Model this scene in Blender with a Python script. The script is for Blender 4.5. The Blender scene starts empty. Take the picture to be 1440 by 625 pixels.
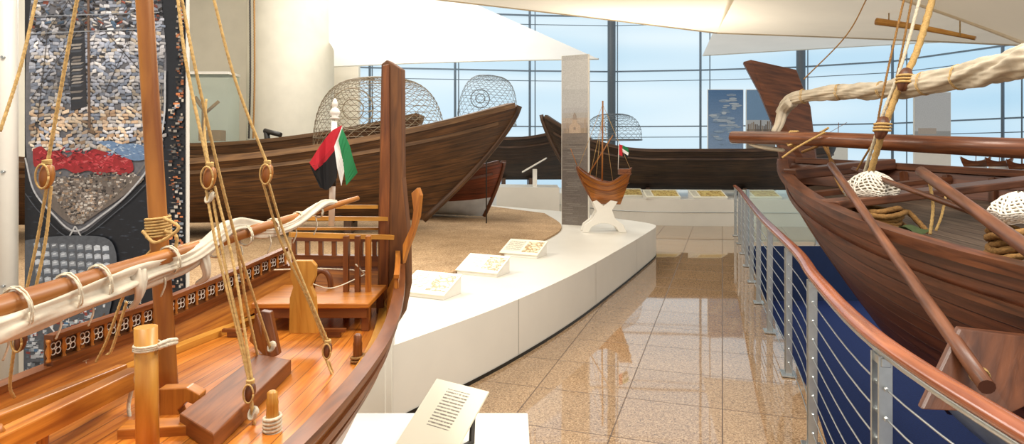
import bpy, math, random
from mathutils import Vector, Matrix, noise
random.seed(7)
FPX=900.0; HZ=215.0; EYE=1.6
def P(u,v,d): return Vector(((u-720)/FPX*d, d, EYE+(HZ-v)/FPX*d))
def F(u,v,z):
    d=FPX*(EYE-z)/(v-HZ); return Vector(((u-720)/FPX*d,d,z))
def hx(h):
    h=h.lstrip('#'); o=[]
    for i in (0,2,4):
        c=int(h[i:i+2],16)/255.0
        o.append(c/12.92 if c<=0.04045 else ((c+0.055)/1.055)**2.4)
    return tuple(o)+(1.0,)
# ---------------------------------------------------------------- materials
def newmat(name):
    m=bpy.data.materials.new(name); m.use_nodes=True
    nt=m.node_tree; b=nt.nodes['Principled BSDF']
    return m,nt,b
def N(nt,t,**k):
    n=nt.nodes.new(t)
    for a,v in k.items(): setattr(n,a,v)
    return n
def ramp(nt,stops):
    r=nt.nodes.new('ShaderNodeValToRGB'); e=r.color_ramp.elements
    while len(e)<len(stops): e.new(0.5)
    for i,(p,c) in enumerate(stops):
        e[i].position=p; e[i].color=c
    return r
def wood(name,dark,light,rough=0.45,plank=0.0,coat=0.0,gs=(3,45),bump=0.15,line='#140a05',weather=0.0,pv=.72):
    m,nt,b=newmat(name); L=nt.links
    tc=N(nt,'ShaderNodeTexCoord'); mp=N(nt,'ShaderNodeMapping')
    mp.inputs['Scale'].default_value=(gs[0],gs[1],1)
    L.new(tc.outputs['UV'],mp.inputs['Vector'])
    n1=N(nt,'ShaderNodeTexNoise'); n1.inputs['Scale'].default_value=1.0; n1.inputs['Detail'].default_value=5; n1.inputs['Distortion'].default_value=0.6
    L.new(mp.outputs[0],n1.inputs['Vector'])
    r=ramp(nt,[(0.28,hx(dark)),(0.72,hx(light))]); L.new(n1.outputs['Fac'],r.inputs[0])
    n2=N(nt,'ShaderNodeTexNoise'); n2.inputs['Scale'].default_value=2.2; n2.inputs['Detail'].default_value=3
    L.new(tc.outputs['Object'],n2.inputs['Vector'])
    mx=N(nt,'ShaderNodeMix',data_type='RGBA',blend_type='MULTIPLY'); mx.inputs['Factor'].default_value=0.6
    r2=ramp(nt,[(0.3,(0.5-0.2*weather,)*3+(1,)),(0.7,(1.15+weather*.3,)*3+(1,))]); L.new(n2.outputs['Fac'],r2.inputs[0])
    L.new(r.outputs[0],mx.inputs['A']); L.new(r2.outputs[0],mx.inputs['B'])
    out=mx.outputs['Result']; hgt=n1.outputs['Fac']
    if plank>0:
        sp=N(nt,'ShaderNodeSeparateXYZ'); L.new(tc.outputs['UV'],sp.inputs[0])
        dv=N(nt,'ShaderNodeMath',operation='DIVIDE'); dv.inputs[1].default_value=plank; L.new(sp.outputs['Y'],dv.inputs[0])
        fr=N(nt,'ShaderNodeMath',operation='FRACT'); L.new(dv.outputs[0],fr.inputs[0])
        fl=N(nt,'ShaderNodeMath',operation='FLOOR'); L.new(dv.outputs[0],fl.inputs[0])
        wn=N(nt,'ShaderNodeTexWhiteNoise',noise_dimensions='1D'); L.new(fl.outputs[0],wn.inputs['W'])
        r4=ramp(nt,[(0,(pv,)*3+(1,)),(1,(1.1,1.07,1.03,1))]); L.new(wn.outputs['Value'],r4.inputs[0])
        m4=N(nt,'ShaderNodeMix',data_type='RGBA',blend_type='MULTIPLY'); m4.inputs['Factor'].default_value=1
        L.new(out,m4.inputs['A']); L.new(r4.outputs[0],m4.inputs['B'])
        r3=ramp(nt,[(0.0,(0,0,0,1)),(0.06,(1,1,1,1)),(0.96,(1,1,1,1)),(1.0,(0,0,0,1))]); L.new(fr.outputs[0],r3.inputs[0])
        m3=N(nt,'ShaderNodeMix',data_type='RGBA'); m3.inputs['A'].default_value=hx(line)
        L.new(r3.outputs[0],m3.inputs['Factor']); L.new(m4.outputs['Result'],m3.inputs['B']); out=m3.outputs['Result']
        ad=N(nt,'ShaderNodeMath',operation='MULTIPLY_ADD'); ad.inputs[1].default_value=0.25
        L.new(hgt,ad.inputs[0]); L.new(r3.outputs[0],ad.inputs[2]); hgt=ad.outputs[0]
    L.new(out,b.inputs['Base Color'])
    b.inputs['Roughness'].default_value=rough
    if coat: b.inputs['Coat Weight'].default_value=coat; b.inputs['Coat Roughness'].default_value=0.18
    bp=N(nt,'ShaderNodeBump'); bp.inputs['Strength'].default_value=bump; bp.inputs['Distance'].default_value=0.01
    L.new(hgt,bp.inputs['Height']); L.new(bp.outputs[0],b.inputs['Normal'])
    return m
def plain(name,c,rough=0.5,metal=0,nz=0.0,ns=20,coat=0,trans=0,bump=0.0):
    m,nt,b=newmat(name); L=nt.links
    b.inputs['Roughness'].default_value=rough; b.inputs['Metallic'].default_value=metal
    if coat: b.inputs['Coat Weight'].default_value=coat
    tc=N(nt,'ShaderNodeTexCoord'); n=N(nt,'ShaderNodeTexNoise'); n.inputs['Scale'].default_value=ns; n.inputs['Detail'].default_value=4
    L.new(tc.outputs['Object'],n.inputs['Vector'])
    c0=hx(c); lo=tuple(x*(1-nz) for x in c0[:3])+(1,); hi=tuple(min(1,x*(1+nz*.6)) for x in c0[:3])+(1,)
    r=ramp(nt,[(0.3,lo),(0.7,hi)]); L.new(n.outputs['Fac'],r.inputs[0]); L.new(r.outputs[0],b.inputs['Base Color'])
    if bump:
        bp=N(nt,'ShaderNodeBump'); bp.inputs['Strength'].default_value=bump; bp.inputs['Distance'].default_value=0.01
        L.new(n.outputs['Fac'],bp.inputs['Height']); L.new(bp.outputs[0],b.inputs['Normal'])
    if trans:
        tl=N(nt,'ShaderNodeBsdfTranslucent'); L.new(r.outputs[0],tl.inputs['Color'])
        ms=N(nt,'ShaderNodeMixShader'); ms.inputs[0].default_value=trans
        L.new(b.outputs[0],ms.inputs[1]); L.new(tl.outputs[0],ms.inputs[2])
        L.new(ms.outputs[0],nt.nodes['Material Output'].inputs['Surface'])
    return m
def vcol(name,rough=0.4,nz=0.25,ns=60):
    m,nt,b=newmat(name); L=nt.links
    a=N(nt,'ShaderNodeVertexColor'); a.layer_name='Col'
    tc=N(nt,'ShaderNodeTexCoord'); n=N(nt,'ShaderNodeTexNoise'); n.inputs['Scale'].default_value=ns; n.inputs['Detail'].default_value=3
    L.new(tc.outputs['Object'],n.inputs['Vector'])
    r=ramp(nt,[(0.3,(1-nz,)*3+(1,)),(0.7,(1,)*3+(1,))]); L.new(n.outputs['Fac'],r.inputs[0])
    mx=N(nt,'ShaderNodeMix',data_type='RGBA',blend_type='MULTIPLY'); mx.inputs['Factor'].default_value=1
    L.new(a.outputs['Color'],mx.inputs['A']); L.new(r.outputs[0],mx.inputs['B']); L.new(mx.outputs['Result'],b.inputs['Base Color'])
    b.inputs['Roughness'].default_value=rough
    return m
M={}
M['honey']=wood('honey_wood','#8f4d14','#cd832f',0.38,coat=0.15,gs=(4,60),bump=0.05)
M['deck']=wood('deck_wood','#a85614','#d98a33',0.36,plank=0.06,coat=0.2,gs=(4,60),bump=0.06,line='#5a2c0a',pv=.85)
M['red']=wood('reddish_wood','#55290f','#8f5222',0.42,coat=0.12,gs=(4,50),bump=0.06)
M['post']=wood('brown_sternpost_wood','#4a2910','#835226',0.5,gs=(3,30),bump=0.08)
M['gold']=wood('pale_gold_wood','#b0701f','#d9a045',0.4,coat=0.1,gs=(4,40),bump=0.05)
M['spar']=wood('spar_wood','#85491a','#b97930',0.45,coat=0.1,gs=(3,24),bump=0.05)
M['hullM']=wood('model_hull_planks','#7b4214','#b3702e',0.35,plank=0.05,coat=0.2,gs=(4,60),bump=0.08,line='#3c1806')
M['hullA']=wood('weathered_planks','#341f11','#74502f',0.55,plank=0.085,gs=(2,34),bump=0.5,weather=0.35,line='#130a05',pv=.8)
M['trimA']=wood('weathered_gunwale','#462c16','#83603a',0.55,gs=(2,30),bump=0.3,weather=0.4)
M['hullD']=wood('dark_planks','#1a0f0a','#4a3523',0.5,plank=0.13,gs=(2,30),bump=0.4,weather=0.5)
M['trimD']=wood('dark_gunwale','#26160c','#62442b',0.5,gs=(2,30),bump=0.3)
M['hullB']=wood('oiled_teak_planks','#48220f','#7d482c',0.42,plank=0.15,gs=(2,22),bump=0.3,line='#241008',pv=.85)
M['hullC']=wood('reddish_small_hull','#4a1d10','#8a4426',.45,plank=.12,gs=(2,26))
M['trimB']=wood('oiled_teak_trim','#3f2011','#784629',0.42,gs=(3,30),bump=0.2)
M['deckB']=wood('dull_deck_planks','#46362d','#7f6c5a',0.55,plank=0.16,gs=(2,26),bump=0.2)
M['handrail']=wood('varnished_handrail','#7d3a1a','#b2643c',0.25,coat=0.5,gs=(3,30),bump=0.03)
M['pole']=wood('pole_wood','#552b15','#935734',0.38,coat=0.15,gs=(3,30),bump=0.1)
M['oar']=wood('oar_wood','#48240f','#825136',0.42,gs=(3,30),bump=0.15)
M['white']=plain('white_lacquer','#ddd8cc',0.38,nz=0.03,ns=3)
M['whitep']=plain('white_paint','#e4dfd4',0.4,nz=0.02)
M['wall']=plain('cream_plaster','#ddd5c2',0.7,nz=0.05,ns=2)
M['fabric']=plain('cream_fabric','#e2dccb',0.8,nz=0.06,ns=3,trans=0.25)
M['sail']=plain('stretched_sailcloth','#eadfca',0.8,nz=0.04,ns=1.5,trans=0.5)
M['sailw']=plain('cool_white_sailcloth','#f3f1ea',0.8,nz=0.03,ns=1.5,trans=0.6)
M['cloth']=plain('furled_canvas','#cfc3ae',0.9,nz=0.2,ns=14,bump=0.5)
M['canvas']=plain('beige_canvas','#c2b59f',0.9,nz=0.2,ns=9,bump=0.6)
M['rope']=plain('manila_rope','#c4a063',0.85,nz=0.25,ns=90,bump=0.4)
M['ropep']=plain('pale_rope','#d2c8b0',0.85,nz=0.2,ns=90,bump=0.4)
M['roped']=plain('coir_rope','#946c3a',0.9,nz=0.35,ns=80,bump=0.5)
M['steel']=plain('brushed_steel','#c6caca',0.35,metal=1.0,nz=0.08,ns=30)
M['mull']=plain('grey_blue_mullion','#71808d',0.45,metal=0.1,nz=0.05)
M['col']=plain('dark_column_paint','#5c656c',0.45,nz=0.08)
M['navy']=plain('navy_carpet','#0d2a66',0.9,nz=0.3,ns=60,bump=0.2)
M['navyw']=plain('navy_panel','#112a55',0.6,nz=0.1,ns=6)
M['wire']=plain('galvanised_wire','#8c7d64',0.45,metal=0.3,nz=0.2)
M['wired']=plain('grey_wire','#737b80',0.45,metal=0.3,nz=0.2)
M['black']=plain('black_paint','#15130f',0.5,nz=0.1)
M['joint']=plain('joint_grey','#a09a8c',0.6)
M['blackr']=plain('blackened_fitting','#2b2620',0.5,nz=0.2)
M['print']=vcol('printed_picture')
M['flag']=vcol('flag_cloth',0.8,0.08)
M['hullW']=plain('white_bottom_paint','#c9cdd0',0.5,nz=0.15,ns=6)
M['net']=plain('white_net_cord','#e8dfd0',0.85,nz=0.15)
M['netin']=plain('folded_net','#a89a80',0.9,nz=0.4,ns=40,bump=.6)
M['green']=plain('green_cloth','#4c5a34',0.8,nz=0.3)
def sandmat():
    m,nt,b=newmat('gravel_sand'); L=nt.links
    tc=N(nt,'ShaderNodeTexCoord'); v=N(nt,'ShaderNodeTexVoronoi'); v.inputs['Scale'].default_value=85
    n=N(nt,'ShaderNodeTexNoise'); n.inputs['Scale'].default_value=2; n.inputs['Detail'].default_value=8
    L.new(tc.outputs['Object'],v.inputs['Vector']); L.new(tc.outputs['Object'],n.inputs['Vector'])
    r=ramp(nt,[(0.0,hx('#866a4a')),(0.5,hx('#b4926a')),(1.0,hx('#d2b792'))]); L.new(v.outputs['Color'],r.inputs[0])
    r2=ramp(nt,[(0.3,(0.68,0.65,0.6,1)),(0.7,(1,1,1,1))]); L.new(n.outputs['Fac'],r2.inputs[0])
    mx=N(nt,'ShaderNodeMix',data_type='RGBA',blend_type='MULTIPLY'); mx.inputs['Factor'].default_value=1
    L.new(r.outputs[0],mx.inputs['A']); L.new(r2.outputs[0],mx.inputs['B']); L.new(mx.outputs['Result'],b.inputs['Base Color'])
    b.inputs['Roughness'].default_value=0.95
    bp=N(nt,'ShaderNodeBump'); bp.inputs['Strength'].default_value=0.5; bp.inputs['Distance'].default_value=0.01
    L.new(v.outputs['Distance'],bp.inputs['Height']); L.new(bp.outputs[0],b.inputs['Normal'])
    return m
M['sand']=sandmat()
def granite():
    m,nt,b=newmat('polished_granite_tiles'); L=nt.links
    tc=N(nt,'ShaderNodeTexCoord'); mp=N(nt,'ShaderNodeMapping'); mp.inputs['Rotation'].default_value=(0,0,math.radians(18.2))
    L.new(tc.outputs['Object'],mp.inputs['Vector'])
    v=N(nt,'ShaderNodeTexVoronoi'); v.inputs['Scale'].default_value=150; L.new(mp.outputs[0],v.inputs['Vector'])
    n=N(nt,'ShaderNodeTexNoise'); n.inputs['Scale'].default_value=60; n.inputs['Detail'].default_value=5; L.new(mp.outputs[0],n.inputs['Vector'])
    r=ramp(nt,[(0.0,hx('#54412f')),(0.22,hx('#8c7257')),(0.6,hx('#ab8e6e')),(1.0,hx('#c6ac8a'))]); L.new(v.outputs['Color'],r.inputs[0])
    r2=ramp(nt,[(0.35,(0.68,0.61,0.54,1)),(0.6,(1,1,1,1))]); L.new(n.outputs['Fac'],r2.inputs[0])
    mx=N(nt,'ShaderNodeMix',data_type='RGBA',blend_type='MULTIPLY'); mx.inputs['Factor'].default_value=0.8
    L.new(r.outputs[0],mx.inputs['A']); L.new(r2.outputs[0],mx.inputs['B'])
    bk=N(nt,'ShaderNodeTexBrick'); bk.offset=0.0; bk.inputs['Scale'].default_value=1.0; bk.inputs['Brick Width'].default_value=0.6; bk.inputs['Row Height'].default_value=0.6
    bk.inputs['Mortar Size'].default_value=0.004; bk.inputs['Color1'].default_value=(0.88,0.87,0.86,1); bk.inputs['Color2'].default_value=(1,0.99,0.97,1); bk.inputs['Mortar'].default_value=(0.25,0.2,0.16,1)
    L.new(mp.outputs[0],bk.inputs['Vector'])
    m2=N(nt,'ShaderNodeMix',data_type='RGBA',blend_type='MULTIPLY'); m2.inputs['Factor'].default_value=1
    L.new(mx.outputs['Result'],m2.inputs['A']); L.new(bk.outputs['Color'],m2.inputs['B']); L.new(m2.outputs['Result'],b.inputs['Base Color'])
    rr=N(nt,'ShaderNodeMath',operation='MULTIPLY_ADD'); rr.inputs[1].default_value=.4; rr.inputs[2].default_value=.03; L.new(bk.outputs['Fac'],rr.inputs[0])
    L.new(rr.outputs[0],b.inputs['Roughness']); b.inputs['IOR'].default_value=1.72
    n3=N(nt,'ShaderNodeTexNoise'); n3.inputs['Scale'].default_value=1.3; L.new(tc.outputs['Object'],n3.inputs['Vector'])
    bp=N(nt,'ShaderNodeBump'); bp.inputs['Strength'].default_value=0.025; bp.inputs['Distance'].default_value=0.03
    L.new(n3.outputs['Fac'],bp.inputs['Height']); L.new(bp.outputs[0],b.inputs['Normal'])
    return m
M['granite']=granite()
def frosted():
    m,nt,b=newmat('frosted_daylit_glazing'); L=nt.links
    tc=N(nt,'ShaderNodeTexCoord'); mp=N(nt,'ShaderNodeMapping'); mp.inputs['Scale'].default_value=(0.12,0.12,0.9); L.new(tc.outputs['Object'],mp.inputs['Vector'])
    n=N(nt,'ShaderNodeTexNoise'); n.inputs['Scale'].default_value=0.8; n.inputs['Detail'].default_value=1; L.new(mp.outputs[0],n.inputs['Vector'])
    r=ramp(nt,[(0.3,hx('#b0d3e8')),(0.5,hx('#c9e1ee')),(0.7,hx('#e2eff4'))]); L.new(n.outputs['Fac'],r.inputs[0])
    L.new(r.outputs[0],b.inputs['Emission Color']); b.inputs['Emission Strength'].default_value=1.06
    b.inputs['Base Color'].default_value=(0.05,0.06,0.07,1); b.inputs['Roughness'].default_value=0.3
    return m
M['glass']=frosted()
def clearglass():
    m,nt,b=newmat('clear_acrylic'); L=nt.links
    b.inputs['Roughness'].default_value=0.03; b.inputs['Base Color'].default_value=(0.8,0.9,0.9,1)
    t=N(nt,'ShaderNodeBsdfTransparent'); t.inputs[0].default_value=(0.9,0.96,0.95,1)
    ms=N(nt,'ShaderNodeMixShader'); ms.inputs[0].default_value=0.12
    L.new(t.outputs[0],ms.inputs[1]); L.new(b.outputs[0],ms.inputs[2]); L.new(ms.outputs[0],nt.nodes['Material Output'].inputs['Surface'])
    return m
M['clear']=clearglass()
# ---------------------------------------------------------------- geometry
WL={}
def cr(pts,n=6):
    pts=[Vector(p) for p in pts]
    if len(pts)<3: return [pts[0].lerp(pts[-1],i/n) for i in range(n+1)]
    o=[]
    q=[pts[0]*2-pts[1]]+pts+[pts[-1]*2-pts[-2]]
    for i in range(1,len(q)-2):
        a,b,c,d=q[i-1:i+3]
        for k in range(n):
            t=k/n
            o.append(0.5*((2*b)+(c-a)*t+(2*a-5*b+4*c-d)*t*t+(3*b-3*c+d-a)*t**3))
    o.append(pts[-1]); return o
def resample(pts,step):
    pts=[Vector(p) for p in pts]; ds=[0]
    for a,b in zip(pts,pts[1:]): ds.append(ds[-1]+(b-a).length)
    n=max(1,int(ds[-1]/step)); o=[]; j=0
    for i in range(n+1):
        s=ds[-1]*i/n
        while j<len(ds)-2 and ds[j+1]<s: j+=1
        seg=ds[j+1]-ds[j]; o.append(pts[j].lerp(pts[j+1],(s-ds[j])/seg if seg>0 else 0))
    return o
class G:
    def __init__(s): s.v=[];s.f=[];s.uv=[];s.mi=[];s.sm=[];s.c=[]
    def face(s,idx,uv=None,m=0,sm=False,c=None):
        idx=tuple(idx); s.f.append(idx); s.uv.append(uv or [(0,0)]*len(idx)); s.mi.append(m); s.sm.append(sm); s.c.append(c or (1,1,1,1))
    def tube(s,pts,r,n=8,lobes=0,pitch=0.05,m=0,cap=True,squash=None):
        pts=[Vector(p) for p in pts]; K=len(pts)
        if K<2: return s
        t=[(pts[min(i+1,K-1)]-pts[max(i-1,0)]).normalized() for i in range(K)]
        up=Vector((0,0,1)) if abs(t[0].z)<0.9 else Vector((1,0,0))
        nx=(up-t[0]*up.dot(t[0])).normalized(); base=len(s.v); L=0
        for i in range(K):
            if i: L+=(pts[i]-pts[i-1]).length
            nx=(nx-t[i]*nx.dot(t[i])).normalized(); ny=t[i].cross(nx)
            rr=r(i/(K-1)) if callable(r) else r
            for k in range(n):
                a=2*math.pi*k/n; q=rr
                if lobes: q=rr*(0.78+0.3*abs(math.cos(lobes*0.5*(a-2*math.pi*L/pitch))))
                sx,sy=(squash or (1,1))
                s.v.append(pts[i]+nx*(math.cos(a)*q*sx)+ny*(math.sin(a)*q*sy))
            if i:
                l0=L-(pts[i]-pts[i-1]).length
                for k in range(n):
                    k2=(k+1)%n; a0=base+(i-1)*n; a1=base+i*n
                    v0=k*rr*6.28/n; v1=(k+1)*rr*6.28/n
                    s.face((a0+k,a0+k2,a1+k2,a1+k),[(l0,v0),(l0,v1),(L,v1),(L,v0)],m,True)
        if cap:
            s.face([base+k for k in range(n)][::-1],None,m); s.face([base+(K-1)*n+k for k in range(n)],None,m)
        return s
    def rope(s,pts,r=0.006,m=0,smooth=True):
        if smooth and len(pts)>2: pts=cr(pts,8)
        return s.tube(resample(pts,max(r*0.9,0.004)),r,n=9,lobes=3,pitch=r*9,m=m)
    def coil(s,a,b,R,r,turns,m=0,jit=0.0):
        a=Vector(a);b=Vector(b);ax=(b-a).normalized()
        up=Vector((0,0,1)) if abs(ax.z)<0.9 else Vector((1,0,0))
        nx=ax.cross(up).normalized(); ny=ax.cross(nx); pts=[]; n=int(turns*14)
        for i in range(n+1):
            t=i/n; an=2*math.pi*turns*t; rr=R*(1+jit*math.sin(an*0.37+i))
            pts.append(a.lerp(b,t)+nx*(math.cos(an)*rr)+ny*(math.sin(an)*rr))
        s.tube(pts,r,n=6,m=m); return s
    def box(s,c,size,ax=None,m=0,col=None):
        c=Vector(c); X,Y,Z=ax or (Vector((1,0,0)),Vector((0,1,0)),Vector((0,0,1)))
        h=[q/2 for q in size]; b=len(s.v)
        for k in range(8):
            s.v.append(c+X*(h[0]*(1 if k&1 else -1))+Y*(h[1]*(1 if k&2 else -1))+Z*(h[2]*(1 if k&4 else -1)))
        for idx,(d0,d1) in zip(((0,2,3,1),(4,5,7,6),(0,1,5,4),(2,6,7,3),(0,4,6,2),(1,3,7,5)),((0,1),(0,1),(0,2),(0,2),(1,2),(1,2))):
            if size[d1]>size[d0]: d0,d1=d1,d0
            uv=[]
            for k in idx:
                co=[h[j]*(1 if k&(1<<j) else -1) for j in range(3)]
                uv.append((co[d0]+c.x,co[d1]+c.z*1.3+c.y))
            s.face([b+k for k in idx],uv,m,c=col)
        return s
    def beam(s,a,b,w,h,m=0,up=(0,0,1)):
        a=Vector(a);b=Vector(b);X=(b-a).normalized();U=Vector(up);Y=U.cross(X).normalized();Z=X.cross(Y)
        return s.box((a+b)/2,((b-a).length,w,h),(X,Y,Z),m)
    def prism(s,poly,off,m=0,col=None):
        poly=[Vector(p) for p in poly]; off=Vector(off); n=len(poly); b=len(s.v)
        s.v+= poly+[p+off for p in poly]
        e=max(((poly[(i+1)%n]-poly[i]) for i in range(n)),key=lambda q:q.length).normalized()
        w=off.normalized().cross(e)
        uv=[((p-poly[0]).dot(e),(p-poly[0]).dot(w)) for p in poly]
        s.face(range(b,b+n),uv,m,c=col); s.face(list(range(b+n,b+2*n))[::-1],uv[::-1],m,c=col)
        for i in range(n):
            j=(i+1)%n; l=(poly[j]-poly[i]).length
            s.face((b+i,b+n+i,b+n+j,b+j),[(0,0),(0,off.length),(l,off.length),(l,0)],m,c=col)
        return s
    def grid(s,fn,nu,nv,m=0,sm=True,lu=1,lv=1,flip=False):
        b=len(s.v)
        for i in range(nu+1):
            for j in range(nv+1): s.v.append(Vector(fn(i/nu,j/nv)))
        for i in range(nu):
            for j in range(nv):
                q=[b+i*(nv+1)+j,b+(i+1)*(nv+1)+j,b+(i+1)*(nv+1)+j+1,b+i*(nv+1)+j+1]
                uv=[(i/nu*lu,j/nv*lv),((i+1)/nu*lu,j/nv*lv),((i+1)/nu*lu,(j+1)/nv*lv),(i/nu*lu,(j+1)/nv*lv)]
                mm=m(i/nu,j/nv) if callable(m) else m
                if flip: q=q[::-1]; uv=uv[::-1]
                s.face(q,uv,mm,sm)
        return s
    def lathe(s,prof,o,ax=(0,0,1),n=20,m=0):
        o=Vector(o); ax=Vector(ax).normalized(); pts=[o+ax*h for r,h in prof]
        up=Vector((1,0,0)) if abs(ax.x)<0.9 else Vector((0,1,0)); nx=(up-ax*up.dot(ax)).normalized(); ny=ax.cross(nx); b=len(s.v)
        for (r,h),p in zip(prof,pts):
            for k in range(n):
                a=2*math.pi*k/n; s.v.append(p+nx*math.cos(a)*r+ny*math.sin(a)*r)
        for i in range(len(prof)-1):
            for k in range(n):
                k2=(k+1)%n
                s.face((b+i*n+k,b+i*n+k2,b+(i+1)*n+k2,b+(i+1)*n+k),[(prof[i][1],k*.02),(prof[i][1],k*.02+.02),(prof[i+1][1],k*.02+.02),(prof[i+1][1],k*.02)],m,True)
        s.face([b+k for k in range(n)][::-1],None,m); s.face([b+(len(prof)-1)*n+k for k in range(n)],None,m)
        return s
    def poly(s,pts,m=0,c=None):
        b=len(s.v); s.v+=[Vector(p) for p in pts]; s.face(range(b,b+len(pts)),[(p[0],p[1]) for p in pts],m,c=c); return s
    def obj(s,name,mats,parent=None,bevel=0,vc=False,origin=None,**props):
        if not isinstance(mats,(list,tuple)): mats=[mats]
        xs=s.v
        lo=Vector([min(p[i] for p in xs) for i in range(3)]); hi=Vector([max(p[i] for p in xs) for i in range(3)])
        c=Vector(origin) if origin is not None else Vector(((lo.x+hi.x)/2,(lo.y+hi.y)/2,lo.z if parent is None else (lo.z+hi.z)/2))
        me=bpy.data.meshes.new(name); me.from_pydata([tuple(p-c) for p in xs],[],s.f)
        for mt in mats: me.materials.append(M[mt] if isinstance(mt,str) else mt)
        me.polygons.foreach_set('material_index',s.mi); me.polygons.foreach_set('use_smooth',s.sm)
        me.uv_layers.new(name='UVMap')
        if vc: me.color_attributes.new('Col','FLOAT_COLOR','CORNER')
        flat=[]
        for q in s.uv:
            for a in q: flat.extend((a[0],a[1]))
        me.uv_layers['UVMap'].data.foreach_set('uv',flat)
        if vc:
            flat=[]
            for f,cc in zip(s.f,s.c): flat.extend(tuple(cc)*len(f))
            me.color_attributes['Col'].data.foreach_set('color',flat)
        me.update()
        o=bpy.data.objects.new(name,me); bpy.context.collection.objects.link(o)
        if parent is not None:
            o.parent=parent; o.location=c-WL[parent.name]
        else: o.location=c
        WL[o.name]=c
        if bevel:
            bm=o.modifiers.new('bevel','BEVEL'); bm.width=bevel; bm.segments=2; bm.limit_method='ANGLE'
        for a,b in props.items(): o[a]=b
        return o
def thing(name,loc,label,category,group=None):
    o=bpy.data.objects.new(name,None); o.empty_display_size=0.1; bpy.context.collection.objects.link(o)
    o.location=loc; WL[o.name]=Vector(loc); o['label']=label; o['category']=category
    if group: o['group']=group
    return o
V=Vector
# ================================================================= SETTING
RAIL=cr([V(q+(0,)) for q in [(1.12,0.2),(1.17,1.2),(1.27,2.2),(1.57,3.3),(1.87,4.2),(2.44,6.2),(3.05,8.2),(3.92,11.0),(4.35,12.5)]],8)
def railat(y):
    for a,b in zip(RAIL,RAIL[1:]):
        if a.y<=y<=b.y: return a.lerp(b,(y-a.y)/(b.y-a.y))
    return RAIL[-1].copy()
fl=G()
edge=[V((p.x+0.09,p.y,0)) for p in RAIL if p.y<=11.0]
pts=[V((-9,-2,0)),V((1.2,-2,0))]+edge
for a,b in zip(pts[1:],pts[2:]):
    fl.poly([(-9,a.y,0),(a.x,a.y,0),(b.x,b.y,0),(-9,b.y,0)])
ly=edge[-1].y
fl.poly([(-9,ly,0),(14,ly,0),(14,24,0),(-9,24,0)])
fl.obj('floor','granite',kind='structure',origin=(0,0,0))
g=G(); g.poly([(-9.2,-2,-0.95),(16,-2,-0.95),(16,ly+.05,-0.95),(-9.2,ly+.05,-0.95)]); g.obj('floor','navy',kind='structure')
g=G()
for a,b in zip(pts[1:],pts[2:]): g.poly([(a.x,a.y,-0.95),(b.x,b.y,-0.95),(b.x,b.y,-0.002),(a.x,a.y,-0.002)])
g.poly([(edge[-1].x,ly,-.95),(14,ly,-.95),(14,ly,-.002),(edge[-1].x,ly,-.002)])
g.obj('wall_pit','navyw',kind='structure')
g=G(); g.box((-9,8,4.5),(.2,26,9)); g.obj('wall_left','wall',kind='structure')
g=G(); g.box((-6.6,17.2,4.5),(5,.2,9)); g.obj('wall_back','wall',kind='structure')
def drum(t,h):
    a=math.radians(180+t*190); return V((-5.42+1.02*math.cos(a),15.7+1.0*math.sin(a),0.0+h*8.5))
g=G(); g.grid(drum,30,2); g.obj('fabric_column','fabric',label='tall smooth cream fabric-clad column beside the glass wall',category='column')
wp=[(455,19.6),(520,20),(640,20.4),(745,20.8),(858,21),(985,20.6),(1120,19.9),(1255,18.6),(1410,15.9),(1580,13.6)]
WP=[V(((u-720)/FPX*d,d,0)) for u,d in wp]
levels=[0,2.45,4.25,6.05,7.9,9.5]
for i,(a,b) in enumerate(zip(WP,WP[1:])):
    g=G()
    for z0,z1 in zip(levels,levels[1:]): g.poly([a+V((0,0,z0)),b+V((0,0,z0)),b+V((0,0,z1)),a+V((0,0,z1))])
    g.obj('window_%d'%(i+1),'glass',kind='structure',origin=(0,0,0))
k=2
for i,a in enumerate(WP):
    g=G(); off=V((-a.x,-a.y,0)).normalized()*0.12; p=a+off
    if i in (4,6): g.tube([p+V((0,-.3,0)),p+V((0,-.3,9.4))],0.13,n=16)
    else: g.tube([p,p+V((0,0,9.4))],0.038,n=8)
    g.obj('trim_%d'%k,'col' if i in(4,6) else 'mull',kind='structure'); k+=1
for z in levels[1:-1]:
    g=G()
    for a,b in zip(WP,WP[1:]): g.beam(a+V((0,-.08,z)),b+V((0,-.08,z)),.1,.04)
    g.obj('trim_%d'%k,'mull',kind='structure'); k+=1
    g=G()
    for a,b in zip(WP,WP[1:]): g.tube([a+V((0,-.35,z-.35)),b+V((0,-.35,z-.35))],.012,n=6)
    g.obj('trim_%d'%k,'mull',kind='structure'); k+=1
for i in range(1,len(WP)-1):
    a=WP[i].lerp(WP[i+1],0.06); g=G(); g.tube([a+V((0,-.4,0)),a+V((0,-.4,9.4))],0.018,n=6); g.obj('trim_%d'%k,'mull',kind='structure'); k+=1
# ================================================================= SAILS
def sail(quad,mat,label,sag=0.3,edge_r=0.02):
    A,B,C,D=quad; n=V((B-A).cross(D-A)).normalized()
    if n.z>0: n=-n
    def fn(u,v):
        p=(A.lerp(B,u)).lerp(D.lerp(C,u),v)
        return p+n*(sag*math.sin(math.pi*u)*math.sin(math.pi*v))+ (D-A).normalized()*(0.4*sag*math.sin(math.pi*u)*(1-v))
    t=thing('canopy_sail',A,label,'sail','canopy sails overhead')
    g=G(); g.grid(fn,20,14); g.obj('sail_cloth',mat,t)
    g=G(); g.tube([fn(i/24,0) for i in range(25)],edge_r,n=6); g.obj('hem_rope',mat,t)
sail((P(463,94,16.8),P(842,83,14.5),P(628,-12,12),P(463,-45,12.5)),'sailw','white triangular canopy sail stretched across the glass wall',.2)
sail((P(606,-2,10.5),P(1008,46,10.5),P(1080,-90,5.5),P(700,-110,5.5)),'sail','cream canopy sail hanging high under the ceiling',0.15)
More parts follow.
